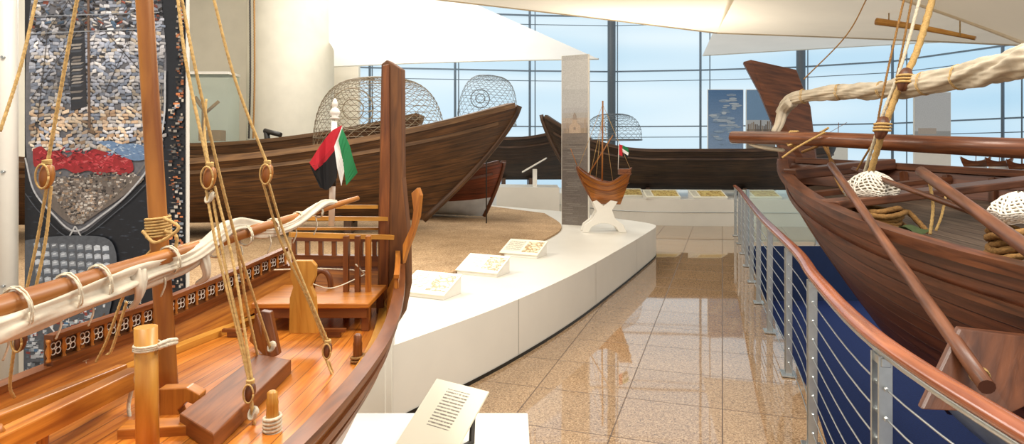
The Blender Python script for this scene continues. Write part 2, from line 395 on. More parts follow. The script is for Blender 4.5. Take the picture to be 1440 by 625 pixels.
sail((P(1008,46,10.6),P(1450,64,9.5),P(1500,-120,5.5),P(1050,-90,5.6)),'sail','broad cream canopy sail above the dark boat',0.15)
sail((P(988,78,16),P(1375,56,15),P(1330,10,12),P(1010,30,12.8)),'sailw','white canopy sail close to the glazing',0.1)
sail((P(1262,-4,6.2),P(1450,64,5.3),P(1500,-60,4.4),P(1290,-80,5.0)),'sail','bright cream canopy sail corner near the spar',0.08)
t=thing('wooden_spar',P(1300,40,7.6),'short pale wooden spar hanging beneath the canopy sails','spar')
g=G(); g.tube(cr([P(1232,30,8),P(1300,40,7.6),P(1372,54,7.2)],8),lambda t:0.045*(1-.5*t),n=10); g.obj('spar_shaft','gold',t)
for u,v,d in ((1250,33,7.9),(1350,50,7.3)):
    g=G(); g.tube([P(u,v,d),P(u,v,d)+V((0,0,1.6))],.008,n=6); g.obj('suspension_cord','rope',t)
# ================================================================= PODIUMS
outer=cr([V(p+(0,)) for p in [(-.74,3.72),(-.08,4.75),(.58,6.0),(1.29,7.6),(1.84,8.9),(2.18,9.75),(2.25,10.1),(2.17,10.45),(1.95,10.85),(1.6,11.4)]],10)
inner=cr([V(p+(0,)) for p in [(-1.5,3.9),(-.86,5.3),(-.15,6.9),(.5,8.5),(.76,9.9),(.6,11.8)]],6)
t=thing('display_podium',(0,7,0),'long curved white display podium beside the granite walkway','podium')
g=G(); H=.46
rest=[V((1.0,12.4,0)),V((-.9,14.3,0)),V((-8.6,14.4,0)),V((-8.6,3.75,0)),V((-1.7,3.75,0))]
loop=outer+rest
no=len(outer)-1
def og(u,v):
    i=u*no; k0=min(int(i),no-1); p=outer[k0].lerp(outer[k0+1],i-k0); return p+V((0,0,H*v))
g.grid(og,no,1)
for a,b in zip(loop[no:],loop[no+1:]+[loop[0]]): g.poly([a,b,b+V((0,0,H)),a+V((0,0,H))])
g.poly([a+V((0,0,H)) for a in loop])
g.obj('podium_body','white',t)
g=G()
g.grid(lambda u,v: og(u,v*.06)+V((.004,-.003,0)),no,1); g.obj('painted_shadow_strip','black',t)  # black strip on the podium foot paints in shade; nothing is recessed
for i in (12,24,36,48,60):
    a=outer[i]; n=(outer[i+1]-a).cross(V((0,0,1))).normalized()*0.002; d=(outer[i+1]-a).normalized()*.003
    g=G(); g.poly([a+n-d+V((0,0,.03)),a+n+d+V((0,0,.03)),a+n+d+V((0,0,H)),a+n-d+V((0,0,H))]); g.obj('panel_joint','joint',t)
g=G(); sp=inner+[V((-.9,14.0,0)),V((-8.3,14.1,0)),V((-8.3,3.95,0))]
g.prism([p+V((0,0,H+.001)) for p in sp],(0,0,.025)); g.obj('sand_bed','sand',t,label='fine tan gravel and sand bed on the podium',kind='stuff')
g=G(); g.box((-1.13,3.78,.37),(.86,.1,.74)); g.obj('end_block','white',t,bevel=.004)
t=thing('display_podium',(3,14,0),'low curved white display podium under the far boats','podium')
p2=cr([V(p+(0,)) for p in [(-.6,17),(1.0,16.3),(2.3,14.5),(3.6,14.0),(5.0,13.9),(7.5,13.6),(9,13.2)]],8)
g=G(); lp=p2+[V((9,17,0)),V((7,18.3,0)),V((-.6,18.8,0))]
for a,b in zip(lp,lp[1:]+[lp[0]]): g.poly([a,b,b+V((0,0,.58)),a+V((0,0,.58))])
g.poly([a+V((0,0,.58)) for a in lp]); g.obj('podium_body','white',t)
g=G()
ptsj=[a+V((0,-.008,.3)) for a in p2]; g.tube(ptsj,.008,n=6)
g.obj('panel_joint','steel',t)
g=G(); g.prism([V((-.35,14.5,0)),V((1.05,14.2,0)),V((1.1,15.6,0)),V((-.6,15.9,0))],(0,0,.82)); g.obj('display_plinth','white',label='white low plinth behind the sand bed',category='plinth')
g=G(); g.box((-1.0,2.0,.15),(2.16,2.4,.3)); g.obj('low_plinth','whitep',bevel=.008,label='low white plinth under the large honey-coloured dhow model',category='plinth')
def cardmat(seed,mode):
    m,nt,b=newmat('printed_card'); L=nt.links
    tc=N(nt,'ShaderNodeTexCoord'); sp=N(nt,'ShaderNodeSeparateXYZ'); L.new(tc.outputs['UV'],sp.inputs[0])
    def rng(sock,a,b_):
        x=N(nt,'ShaderNodeMath',operation='GREATER_THAN'); x.inputs[1].default_value=a; L.new(sock,x.inputs[0])
        y=N(nt,'ShaderNodeMath',operation='LESS_THAN'); y.inputs[1].default_value=b_; L.new(sock,y.inputs[0])
        z=N(nt,'ShaderNodeMath',operation='MULTIPLY'); L.new(x.outputs[0],z.inputs[0]); L.new(y.outputs[0],z.inputs[1]); return z.outputs[0]
    rows=22 if mode==2 else 14
    y16=N(nt,'ShaderNodeMath',operation='MULTIPLY'); y16.inputs[1].default_value=rows; L.new(sp.outputs['Y'],y16.inputs[0])
    fr=N(nt,'ShaderNodeMath',operation='FRACT'); L.new(y16.outputs[0],fr.inputs[0])
    gt=N(nt,'ShaderNodeMath',operation='GREATER_THAN'); gt.inputs[1].default_value=0.55; L.new(fr.outputs[0],gt.inputs[0])
    mp=N(nt,'ShaderNodeMapping'); mp.inputs['Scale'].default_value=(60,rows,1); L.new(tc.outputs['UV'],mp.inputs[0])
    n=N(nt,'ShaderNodeTexNoise'); n.inputs['Scale'].default_value=1; L.new(mp.outputs[0],n.inputs['Vector'])
    g2=N(nt,'ShaderNodeMath',operation='GREATER_THAN'); g2.inputs[1].default_value=0.42; L.new(n.outputs['Fac'],g2.inputs[0])
    def mm(a,b_):
        z=N(nt,'ShaderNodeMath',operation='MULTIPLY'); L.new(a,z.inputs[0]); L.new(b_,z.inputs[1]); return z.outputs[0]
    xr={0:(.06,.48),1:(.06,.48),2:(.3,.72),3:(.04,.2)}[mode]; yr=(.35,.9) if mode==2 else (.2,.9)
    fac=mm(mm(gt.outputs[0],g2.outputs[0]),mm(rng(sp.outputs['X'],*xr),rng(sp.outputs['Y'],*yr)))
    mx=N(nt,'ShaderNodeMix',data_type='RGBA'); mx.inputs['A'].default_value=hx('#e8e2cc'); mx.inputs['B'].default_value=hx('#7d7666'); L.new(fac,mx.inputs['Factor'])
    out=mx.outputs['Result']
    if mode!=2:
        pp=mm(rng(sp.outputs['X'],.24 if mode==3 else .54,.96),rng(sp.outputs['Y'],.15,.88))
        n5=N(nt,'ShaderNodeTexNoise'); n5.inputs['Scale'].default_value=5+seed; n5.inputs['Detail'].default_value=5; L.new(tc.outputs['UV'],n5.inputs['Vector'])
        bg_='#d8c27c' if mode==3 else '#ded3b0'
        r=ramp(nt,[(0.44,hx(bg_)),(0.5,hx('#8a6a3a')),(0.53,hx('#b98f4c')),(0.57,hx(bg_))]); L.new(n5.outputs['Fac'],r.inputs[0])
        m5=N(nt,'ShaderNodeMix',data_type='RGBA'); L.new(pp,m5.inputs['Factor']); L.new(out,m5.inputs['A']); L.new(r.outputs[0],m5.inputs['B']); out=m5.outputs['Result']
    L.new(out,b.inputs['Base Color']); b.inputs['Roughness'].default_value=0.35
    return m
CM=[cardmat(0,0),cardmat(2,1),cardmat(4,2),cardmat(1,3),cardmat(3,3)]
def card(c,yaw,w,d,h,mi,label,h0=0.03,group='information cards on the podium',thin=False):
    c=V(c)+V((0,0,.001)); R=Matrix.Rotation(yaw,3,'Z'); X=R@V((1,0,0)); Y=R@V((0,1,0)); Z=V((0,0,1))
    t=thing('information_card',c,label,'information card',group)
    a=c-X*w/2-Y*d/2; prof=[a,a+Y*d,a+Y*d+Z*h,a+Z*h0]
    if thin:
        for s_ in (.18,.78):
            g=G(); o=X*(w*s_); g.prism([a+o,a+o+Y*d*.9,a+o+Y*d*.95+Z*h*.93,a+o+Y*d*.88+Z*h*.86,a+o+Y*d*.8+Z*.02,a+o+Z*.02],X*.012); g.obj('support_rod','blackr',t)
    else:
        g=G(); g.prism(prof,X*w); g.obj('wedge_stand','whitep',t,bevel=.002)
    g=G(); up=(prof[2]-prof[3]); n=X.cross(up).normalized(); q=prof[3]-X*.01+n*.004-up*.03; uu=up*1.06; ww=X*(w+.02)
    pts=[q,q+ww,q+ww+uu,q+uu]; 
    g.v+=pts+[p+n*.008 for p in pts]
    g.face((4,5,6,7),[(0,0),(1,0),(1,1),(0,1)])
    for i in range(4): g.face((i,(i+1)%4,4+(i+1)%4,4+i),[(0,0)]*4)
    g.face((3,2,1,0),[(0,0)]*4)
    g.obj('printed_page',CM[mi],t)
card((-.66,5.15,H),-.45,.42,.27,.14,0,'white wedge card with text and golden drawing on podium')
card((-.27,6.05,H),-.45,.42,.27,.14,1,'white wedge card with yellow rope drawing on podium')
card((.13,7.1,H),-.45,.44,.28,.14,0,'white wedge card with line drawing on podium')
card((-.98,4.45,H),-.4,.36,.24,.12,1,'white wedge card with yellow strip near the partition')
card((-.30,2.82,.3),-.58,.28,.26,.22,2,'thin tilted white text card on the low white plinth',.03,thin=True)
for i,(u,dd) in enumerate([(880,14.75),(930,14.3),(995,14.2),(1070,14.2)]):
    card(((u-720)/FPX*dd,dd,.58),0.02*i,.75,.4,.17,3+i%2,'wide white card with yellow rope drawings on far podium')
# ================================================================= HULLS
class Hull:
    def __init__(s,stern,bow,b,zs,zk,rb=0.15,rs=0.1,e=0.5,heel=0,th=0.05):
        s.A=V((stern[0],stern[1],0)); s.B=V((bow[0],bow[1],0)); s.L=(s.B-s.A).length; s.d=(s.B-s.A).normalized(); s.n=V((-s.d.y,s.d.x,0))
        s.b=b;s.zs=zs;s.zk=zk;s.rb=rb;s.rs=rs;s.e=e;s.heel=heel;s.th=th
    def pt(s,q,t,side,inset=0.0):
        al=q-s.rb*(max(0,(q-0.5)*2)**2)*(1-t)**1.3+s.rs*(max(0,(0.5-q)*2)**2)*(1-t)**1.3
        endf=abs(2*q-1)**3; e=s.e+(1.1-s.e)*endf
        bb=max(0,s.b(q)-inset)*(t**e if t>0 else 0)
        z=s.zk(q)+(s.zs(q)-s.zk(q))*t
        p=s.A+s.d*(al*s.L)+s.n*(side*bb); p.z=z+s.heel*side*bb; return p
    def skin(s,g,t0=0,t1=1,inset=0,nu=56,nv=14,m=0,mfun=None):
        for side in (1,-1):
            g.grid(lambda u,v:s.pt(u,t0+(t1-t0)*v,side,inset),nu,nv,m=mfun or m,lu=s.L,lv=(s.zs(.5)-s.zk(.5))*1.5*(t1-t0),flip=(side==-1))
        if s.b(0)>0.05:
            g.grid(lambda u,v:s.pt(0,t0+(t1-t0)*v,1,inset).lerp(s.pt(0,t0+(t1-t0)*v,-1,inset),u),6,nv,lu=.8,lv=.8)
    def deck(s,g,t,inset=.04,nu=40,q0=0.02,q1=0.97):
        fn=lambda u,v:s.pt(q0+(q1-q0)*u,t,1,inset).lerp(s.pt(q0+(q1-q0)*u,t,-1,inset),v)
        g.grid(fn,nu,10,lu=s.L,lv=2*s.b(.5),flip=True,sm=False)
    def line(s,t,side,q0=0,q1=1,n=50,off=0,inset=0): return [s.pt(q0+(q1-q0)*i/n,t,side,inset)+V((0,0,off)) for i in range(n+1)]
def ribbon(g,pts,w,h,m=0):
    K=len(pts); b=len(g.v); L=0
    for i,p in enumerate(pts):
        t=(pts[min(i+1,K-1)]-pts[max(i-1,0)]).normalized(); y=V((0,0,1)).cross(t).normalized(); z=t.cross(y)
        for sy,sz in ((-1,-1),(1,-1),(1,1),(-1,1)): g.v.append(p+y*(w/2*sy)+z*(h/2*sz))
        if i:
            l0=L; L+=(pts[i]-pts[i-1]).length
            for k in range(4):
                k2=(k+1)%4; g.face((b+(i-1)*4+k,b+(i-1)*4+k2,b+i*4+k2,b+i*4+k),[(l0,k*.1),(l0,k*.1+h),(L,k*.1+h),(L,k*.1)],m)
    g.face((b+3,b+2,b+1,b),None,m); e=b+(K-1)*4; g.face((e,e+1,e+2,e+3),None,m)
def beamfn(bm,full=0.75,p=2.2):
    return lambda q: max(0.012,bm*(1-abs(2*q-1)**p)**full)
def boat(t,H,hullm,trimm,deckm='deckB',deck_t=.8,rail=(.09,.05),bottom=None,beams=5,ribs=0,strakes=(.82,),stem=.07,sides=(1,-1),stemm=None):
    g=G()
    if bottom: H.skin(g,mfun=lambda u,v:1 if v<bottom[1] else 0); g.obj('hull_planking',[hullm,bottom[0]],t)
    else: H.skin(g); g.obj('hull_planking',hullm,t)
    g=G(); H.skin(g,t0=deck_t,t1=1,inset=H.th,nv=4); g.obj('inner_planking',hullm,t)
    g=G(); H.deck(g,deck_t,H.th); g.obj('deck',deckm,t)
    for side in (1,-1):
        g=G(); ribbon(g,H.line(1,side,0,.985,50,rail[1]*.5,H.th*.4),*rail); g.obj('gunwale',trimm,t)
    for s_ in strakes:
        for side in sides:
            g=G(); ribbon(g,H.line(s_,side,0.0,.97,50,0,-.008),.035,.045 if rail[0]>.03 else .008); g.obj('rubbing_strake',trimm,t)
    g=G(); g.tube([H.pt(1.0,v/14,1,1)+H.d*.01 for v in range(15)],stem,n=8); g.obj('stem',stemm or trimm,t)
    for i in range(beams):
        q=.15+.7*i/max(1,beams-1); a=H.pt(q,.97,1,H.th);b=H.pt(q,.97,-1,H.th); w=min(.12,rail[0])
        g=G(); g.beam(a,b,w,w*.4); g.obj('thwart',trimm,t)
    for i in range(ribs):
        q=.06+.86*i/ribs
        for side in (1,-1):
            g=G(); g.beam(H.pt(q,deck_t,side,H.th+.03),H.pt(q,.99,side,H.th+.03),.05,.05,up=H.d); g.obj('rib',trimm,t)
def cradle(H,label,qs,z0,w=.7):
    for q in qs:
        p=H.pt(q,0,1,10); t=thing('boat_cradle',V((p.x,p.y,z0)),label,'cradle','cradles under the boats')
        top=max(p.z,z0+.05)
        g=G(); g.prism([V((p.x,p.y,z0))+H.n*a*w-H.d*.05+V((0,0,z)) for a,z in ((-.5,0),(.5,0),(.5,top-z0+.06),(.2,top-z0-.02),(-.2,top-z0-.02),(-.5,top-z0+.06))],H.d*.1)
        g.obj('cradle_chock','trimD',t)
def zsA(q): return 1.42+.86*max(0,(q-.35)/.65)**2.1+.2*max(0,(.3-q)/.3)**2
HA=Hull((-8.2,8.3),(.09,9.3),beamfn(1.25,.7,p=2.4),zsA,lambda q:.64,rb=.165,rs=.1,e=.36,th=.06)
t=thing('wooden_boat',(-4,8.8,.49),'large weathered brown planked fishing boat on sand bed','boat')
boat(t,HA,'hullA','trimA','hullA',.8,(.16,.07),beams=6,ribs=20,strakes=(.88,),stem=.05,stemm='hullA')
cradle(HA,'dark timber chock under the weathered boat keel',(.3,.55,.76),.487)
HB2=Hull((-8.4,13.2),(-1.88,13.3),beamfn(.75,.7),lambda q:1.72+.66*max(0,(q-.3)/.7)**2,lambda q:.7,rb=.15,e=.45)
t=thing('wooden_boat',(-5,13.2,.49),'brown planked boat with raised bow behind weathered boat','boat')
boat(t,HB2,'hullA','trimA','hullA',.85,(.14,.07),beams=4,stem=.06)
g=G(); g.tube([P(375,186,12.9),P(378,214,12.9)],.06,n=10); g.tube([P(372,184,12.9),P(395,190,12.8)],.05,n=8); g.obj('carved_post','blackr',t)
cradle(HB2,'dark timber chock under the brown boat keel',(.3,.7),.487)
HC=Hull((-3.0,11.9),(-.14,10.75),beamfn(.62,.55),lambda q:1.16+.28*q**4+.15*(1-q)**2,lambda q:.52,rb=.12,e=.4,th=.03)
t=thing('wooden_boat',(-1.4,11.4,.49),'small reddish planked boat with white bottom on sand','boat')
boat(t,HC,'hullC','trimB','deckB',.8,(.08,.05),bottom=('hullW',.3),beams=3,stem=.035)
zsD=lambda q:1.62+.9*max(0,(q-.62)/.38)**2.2+.12*max(0,(.3-q)/.3)
HD=Hull((7.6,15.0),(.72,15.5),beamfn(.8,.65),zsD,lambda q:.72,rb=.13,e=.42,th=.05)
t=thing('wooden_boat',(4,15.3,.58),'long dark slender boat with sharply rising prow on podium','boat')
boat(t,HD,'hullD','trimD','hullD',.8,(.12,.07),beams=5,stem=.05)
cradle(HD,'dark timber chock under the slender boat keel',(.3,.65),.58)
HE=Hull((-2.0,17.7),(1.9,17.9),beamfn(.6,.65),lambda q:1.9+.5*max(0,(q-.4)/.6)**2+.25*(1-q)**3,lambda q:.85,rb=.12,e=.42)
t=thing('wooden_boat',(0,17.8,.58),'black dark-hulled boat near the glass wall','boat')
boat(t,HE,'hullD','trimD','hullD',.85,(.12,.07),beams=3,stem=.05)
cradle(HE,'dark timber chock under the black boat keel',(.45,.65),.58)
# --- right boat
def zsB(q): return 1.17+.33*max(0,(q-.45)/.55)**2.0
def bB(q):
    x=abs(2*q-1)
    return max(.02,1.58*(1-x**1.9)**.92) if q>.5 else max(.02,1.58*(1-x**2.4)**.6)
HB=Hull((4.75,-2.0),(3.02,7.15),bB,zsB,lambda q:-.5+.1*max(0,(q-.8)/.2),rb=.24,rs=.1,e=.42,heel=-0.09,th=.06)
t=thing('sailing_boat',(3.9,3,-.95),'large dark teak dhow in the navy pit beside railing','boat')
TB=t
boat(t,HB,'hullB','trimB','deckB',.88,(.11,.06),bottom=('hullW',.3),beams=3,ribs=24,strakes=(.9,),stem=.06)
cradle(HB,'timber chock on navy carpet under the dark dhow',(.3,.6),-.95,.9)
g=G(); pp=[P(1045,87,7.1),P(1056,84,7.1),P(1120,98,7.1),P(1140,150,7.1),P(1148,215,7.05),P(1152,262,7.0),P(1152,300,7.0),P(1116,275,7.05),P(1098,228,7.05),P(1088,178,7.1),P(1068,130,7.1)]
g.prism(pp,V((.04,.13,0))); g.obj('stem_head','trimB',TB,bevel=.01)
g=G(); g.beam(HB.pt(.9,1.0,1,.05)+V((0,0,.05)),HB.pt(.9,1.0,-1,.05)+V((0,0,.05)),.2,.1); g.obj('bow_beam','trimB',TB,bevel=.01)
g=G(); g.beam(HB.pt(.76,1.0,1,.05)+V((0,0,.04)),HB.pt(.76,1.0,-1,.05)+V((0,0,.04)),.22,.06); g.obj('thwart','oar',TB,bevel=.01)
t=thing('wooden_pole',P(1235,212,5.5),'long round red-brown pole lying across the dhow bow','pole')
g=G(); g.tube([P(1030,193,6.4),P(1160,196,5.6),P(1300,203,4.9),P(1460,210,4.2)],lambda q:.06+.01*q,n=14); g.obj('pole_shaft','pole',t)
g=G(); a=P(1110,195,5.9); b=P(1122,195,5.85); g.coil(a,b,.066,.012,4); g.rope([P(1108,205,5.85),P(1150,188,5.7),P(1165,180,5.6)],.010); g.rope([P(1160,186,5.5),P(1120,208,5.7),P(1100,222,5.8)],.010); g.obj('lashing','rope',t)
t=thing('furled_sail',P(1260,180,5),'beige furled sail on boom sweeping above the dhow','sail')
cen=cr([P(1098,160,6.4),P(1114,140,6.1),P(1180,130,5.5),P(1240,127,5.0),P(1300,118,4.5),P(1370,105,4.0),P(1470,82,3.3)],14)
def lump(pts,r0,r1,seed,amp=.25,n=24,spiral=0.0,ridge=.1,pulse=.1):
    g=G(); K=len(pts); L=0
    t=[(pts[min(i+1,K-1)]-pts[max(i-1,0)]).normalized() for i in range(K)]
    nx=(V((0,0,1))-t[0]*t[0].z).normalized()
    for i in range(K):
        if i: L+=(pts[i]-pts[i-1]).length
        nx=(nx-t[i]*nx.dot(t[i])).normalized(); ny=t[i].cross(nx); q=i/(K-1); R=r0+(r1-r0)*q
        for k in range(n):
            a=2*math.pi*k/n
            w=noise.noise(V((math.cos(a+spiral*L)*1.6,math.sin(a+spiral*L)*1.6,L*.16/max(r0,r1)+seed)))*amp+ ridge*math.sin(5*(a+spiral*L)+3*math.sin(L*3+seed))+ridge*.6*math.sin(11*a+L*11+2*math.sin(L*5))+ridge*.35*math.sin(17*a-L*16)
            rr=R*(1+w)*(1+pulse*math.sin(L*14+seed))
            if i in (0,K-1): rr*=.3
            g.v.append(pts[i]+nx*math.cos(a)*rr+ny*math.sin(a)*rr)
        if i:
            for k in range(n):
                k2=(k+1)%n; g.face(((i-1)*n+k,(i-1)*n+k2,i*n+k2,i*n+k),None,0,True)
    return g
g=lump(resample(cen,.02),.05,.088,3,.28,56,2.2,.085,.05); g.obj('canvas_bundle','canvas',t)
g=G(); g.tube([p+V((0,.02,.0)) for p in cen[8:]],.04,n=10); g.obj('boom','gold',t)
g=lump(resample(cr([P(1114,142,6.05),P(1102,155,6.2),P(1095,176,6.2),P(1088,188,6.2)],8),.015),.06,.035,5,.25,36,1.,.1,.04); g.obj('canvas_tail','canvas',t)
g=lump(resample(cr([P(1104,212,6.0),P(1075,208,6.15),P(1054,202,6.25),P(1047,188,6.3)],8),.02),.02,.012,5,.2); g.obj('canvas_tail','canvas',t)
for u,v,d in ((1130,136,5.95),(1180,130,5.5),(1240,127,5.0),(1300,118,4.5),(1350,109,4.15)):
    g=G(); a=P(u-2,v,d);b=P(u+2,v-1,d-.02); g.coil(a,b,.084 if d<4.8 else .068,.003,2); g.obj('sail_tie','rope',t)
t=thing('rope_tackle',P(1225,250,5.1),'thick plaited rope tackle with wooden blocks on dhow','rope')
g=G(); g.rope([P(1322,-40,4.6),P(1290,70,4.65),P(1262,130,4.7),P(1240,190,4.8),P(1222,250,5.0)],.024); g.obj('heavy_rope','rope',t)
g=G(); g.rope([P(1304,-40,4.6),P(1268,90,4.7),P(1240,165,4.8),P(1215,245,5.1)],.012); g.obj('thin_rope','ropep',t)
g=G(); g.rope([P(1290,-40,4.7),P(1250,150,4.8),P(1205,240,5.2)],.008); g.obj('thin_rope','roped',t)
g=G(); g.rope([P(1280,-40,4.7),P(1238,150,4.8),P(1228,240,5.2)],.008); g.obj('thin_rope','roped',t)
for (u,v,d) in ((1272,112,4.62),(1240,180,4.74)):
    g=G(); c=P(u,v,d); g.lathe([(0.004,-.09),(.027,-.08),(.045,-.035),(.05,.0),(.045,.045),(.027,.08),(0.004,.09)],c,(.25,0,1),n=14); g.obj('block','oar',t)
    g=G(); g.coil(c+V((0,0,-.03)),c+V((0.01,0,.04)),.055,.009,3); g.obj('strop','rope',t)
g=G(); g.rope([P(1222,-8,6.0),P(1190,50,6.1),P(1130,112,6.2)],.006); g.obj('stay_rope','roped',label='thin brown stay rope rising to the canopy',category='rope')
def netbag(c,R,label):
    t=thing('net_bundle',c,label,'net'); 
    prof=[(.15,.95),(.5,.8),(.85,.45),(1,.1),(.95,-.1),(.8,-.3)]
    def fn(u,v):
        a=u*2*math.pi; k=v*(len(prof)-1); i=min(int(k),len(prof)-2); f=k-i
        r=(prof[i][0]*(1-f)+prof[i+1][0]*f)*R*(1+.10*math.sin(a*7+v*3)); z=(prof[i][1]*(1-f)+prof[i+1][1]*f)*R*.9
        return c+V((math.cos(a)*r,math.sin(a)*r,z+R*.25+.06*R*math.sin(a*5)))
    g=G(); g.grid(lambda u,v:fn(u+.5/16*v*6,v),28,12); o=g.obj('net_mesh','net',t); w=o.modifiers.new('w','WIREFRAME'); w.thickness=.014; w.use_replace=True
    g=G(); g.grid(lambda u,v:c+(fn(u,v)-c)*.93,28,10); g.obj('inner_roll','netin',t)
netbag(P(1226,280,4.9),.18,'white knotted net bundle on the dhow foredeck')
netbag(P(1436,312,3.3),.13,'white knotted net bundle beside the second oar')
for c,R,n,l in ((P(1232,306,4.85),.17,5,'coil of thick tan coir rope under net bundle'),(P(1426,340,3.28),.10,5,'coil of tan coir rope near second oar')):
    g=G(); sp_=[]
    for i in range(36*n+1):
        k=i/36; a=2*math.pi*k; rr=R*(1+.12*math.sin(k*2.1)); sp_.append(c+V((math.cos(a)*rr,math.sin(a)*rr,-.09+k*.033+.01*math.sin(3*a+k))))
    sp_+= [c+V((R*1.3,-.05,.04)),c+V((R*1.6,-.1,-.04)),c+V((R*1.5,-.2,-.08))]
    g.rope(sp_,.02,smooth=False)
    g.obj('rope_coil','roped',label=l,category='rope')
g=G(); c=P(1272,322,4.6); g.grid(lambda u,v:c+V(((u-.5)*.3,(v-.5)*.2,.03*math.sin(u*7)*math.cos(v*5))),10,8); g.obj('cloth_scrap','green',label='small olive green cloth on dhow deck',category='cloth')
def oar(a,b,r,label,blade=None):
    t=thing('wooden_oar',a,label,'oar'); g=G(); g.tube([a.lerp(b,i/10) for i in range(11)],lambda q:r*(1+.12*math.sin(q*9)*.3),n=12); g.obj('shaft','oar',t)
    if blade: g=G(); g.prism(blade,V((.0,.03,.006))); g.obj('blade','trimB',t,bevel=.006)
    return t
A_=P(1168,232,5.3); B_=P(1388,545,2.3)
t=oar(A_,B_,.028,'long red-brown oar with broad flat blade over dhow side',[P(1296,577,2.40),P(1350,463,2.62),P(1500,480,2.60),P(1500,545,2.46),P(1422,582,2.38)])
for (a,b) in ((P(1352,492,2.66),P(1356,499,2.61)),(P(1376,526,2.41),P(1379,531,2.38))):
    g=G(); g.coil(a,b,.031,.003,2); g.obj('lashing','rope',t)
t=oar(P(1295,241,4.3),P(1475,372,2.6),.034,'red-brown second oar resting on the dhow deck')
g=G(); g.rope([P(1306,250,4.2),P(1312,290,4.15),P(1308,330,4.1)],.01); g.obj('lashing','rope',t)
g=G(); g.rope([P(1310,250,4.2),P(1330,262,4.15),P(1325,300,4.1),P(1316,325,4.1)],.008); g.obj('lashing','rope',t)
oar(P(1400,310,3.4),P(1200,238,5.4),.02,'thin dark oar lying along the dhow foredeck')
t=thing('mooring_rope',P(1150,240,5.8),'tan mooring rope looped over the dhow bow','rope')
for pp,r in (([P(1118,205,6.6),P(1140,195,6.3),P(1160,190,6.0),P(1150,205,6.0),P(1128,214,6.3)],.014),([P(1150,190,6.0),P(1172,230,5.7),P(1190,262,5.5),P(1215,285,5.2)],.012),([P(1160,192,6.0),P(1175,250,5.6),P(1205,296,5.1)],.012)):
    g=G(); g.rope(pp,r); g.obj('rope_strand','roped',t)
# ================================================================= RAILING
t=thing('guard_railing',(2.2,5,0),'steel cable guard railing with varnished wooden handrail beside pit','railing')
rp=[p+V((0,0,.95)) for p in RAIL]
g=G(); g.tube(resample(rp,.1),.031,n=14,squash=(.75,1.15)); g.obj('handrail','handrail',t)
g=G(); g.tube(resample([p-V((0,0,.035)) for p in rp],.2),.014,n=6); g.obj('support_bar','steel',t)
ys=[1.02,2.2,3.45,4.6,5.7,6.8,7.9,9.0,10.1,11.2,12.3]
for y in ys:
    p=railat(y); dr=(railat(y+.1)-railat(y-.1)).normalized(); nn=V((dr.y,-dr.x,0))
    for o_ in (-.034,.034):
        g=G(); g.box(p+dr*o_+V((0,0,.46)),(.010,.045,.90),(dr,nn,V((0,0,1)))); g.obj('post','steel',t,bevel=.002)
    g=G(); g.box(p+V((0,0,.01)),(.14,.1,.012),(dr,nn,V((0,0,1)))); g.obj('base_plate','steel',t,bevel=.002)
    g=G(); g.box(p+V((0,0,.89)),(.09,.03,.03),(dr,nn,V((0,0,1)))); g.obj('rail_bracket','steel',t,bevel=.002)
    if y<6:
        for k in range(8): g=G(); g.tube([p-dr*.055+V((0,0,.1+k*.1)),p+dr*.055+V((0,0,.1+k*.1))],.008,n=8); g.obj('cable_ferrule','steel',t)
for k in range(8):
    g=G(); g.tube([p+V((0,0,.1+k*.1)) for p in resample(RAIL,.2)],.0035,n=5); g.obj('cable','steel',t)
t=thing('glass_barrier',(5,11.1,0),'clear glass barrier at the end of the pit','barrier')
g=G(); g.box((6.3,11.12,.5),(4.6,.015,.9)); g.obj('glass_pane','clear',t)
for x in (4.1,5.3,6.5,7.7):
    g=G(); g.box((x,11.14,.48),(.05,.05,.96)); g.obj('post','steel',t)
# ================================================================= FISH TRAPS
def trap(c,R,h,mat,label,nu=40,nv=14,tilt=(0,0,0),th=.008,pole=None):
    t=thing('fish_trap',c if pole is None else V((c.x,c.y,pole)),label,'fish trap','wire fish traps')
    Rm=Matrix.Rotation(tilt[0],3,'X')@Matrix.Rotation(tilt[1],3,'Y')
    g=G()
    def fn(u,v):
        a=(u+v*.35)*2*math.pi; f=v*math.pi/2*.98
        return c+Rm@V((math.cos(a)*R*math.cos(f)**.6,math.sin(a)*R*math.cos(f)**.6,h*math.sin(f)**.85 if v>0 else 0))
    g.grid(fn,nu,nv); o=g.obj('wire_mesh',mat,t); w=o.modifiers.new('w','WIREFRAME'); w.thickness=th; w.use_replace=True
    g=G(); g.tube([fn(i/48,0) for i in range(49)],.013,n=6); g.obj('base_hoop',mat,t)
    for k in (1,2):
        g=G(); g.tube([c+Rm@V((math.cos(a)*R*.3*k/2-R*.25,-R*.75+ (1-k/2)*.1,h*.52+math.sin(a)*R*.3*k/2)) for a in [2*math.pi*i/30 for i in range(31)]],.007,n=6)
        g.obj('entrance_ring',mat,t)
    if pole is not None: g=G(); g.tube([V((c.x,c.y,pole)),c],.01,n=8); g.obj('support_pole','blackr',t)
trap(P(535,210,9.2),.93,1.02,'wire','large domed tan wire fish trap on weathered boat',44,14,th=.0075)
trap(P(684,172,10.1),.47,.74,'wired','round grey wire fish trap above the bow',26,10,tilt=(.15,.1),th=.006,pole=.487)
trap(P(862,197,15.2),.68,.62,'wired','grey domed wire fish trap on slender dark boat',26,9,th=.008)
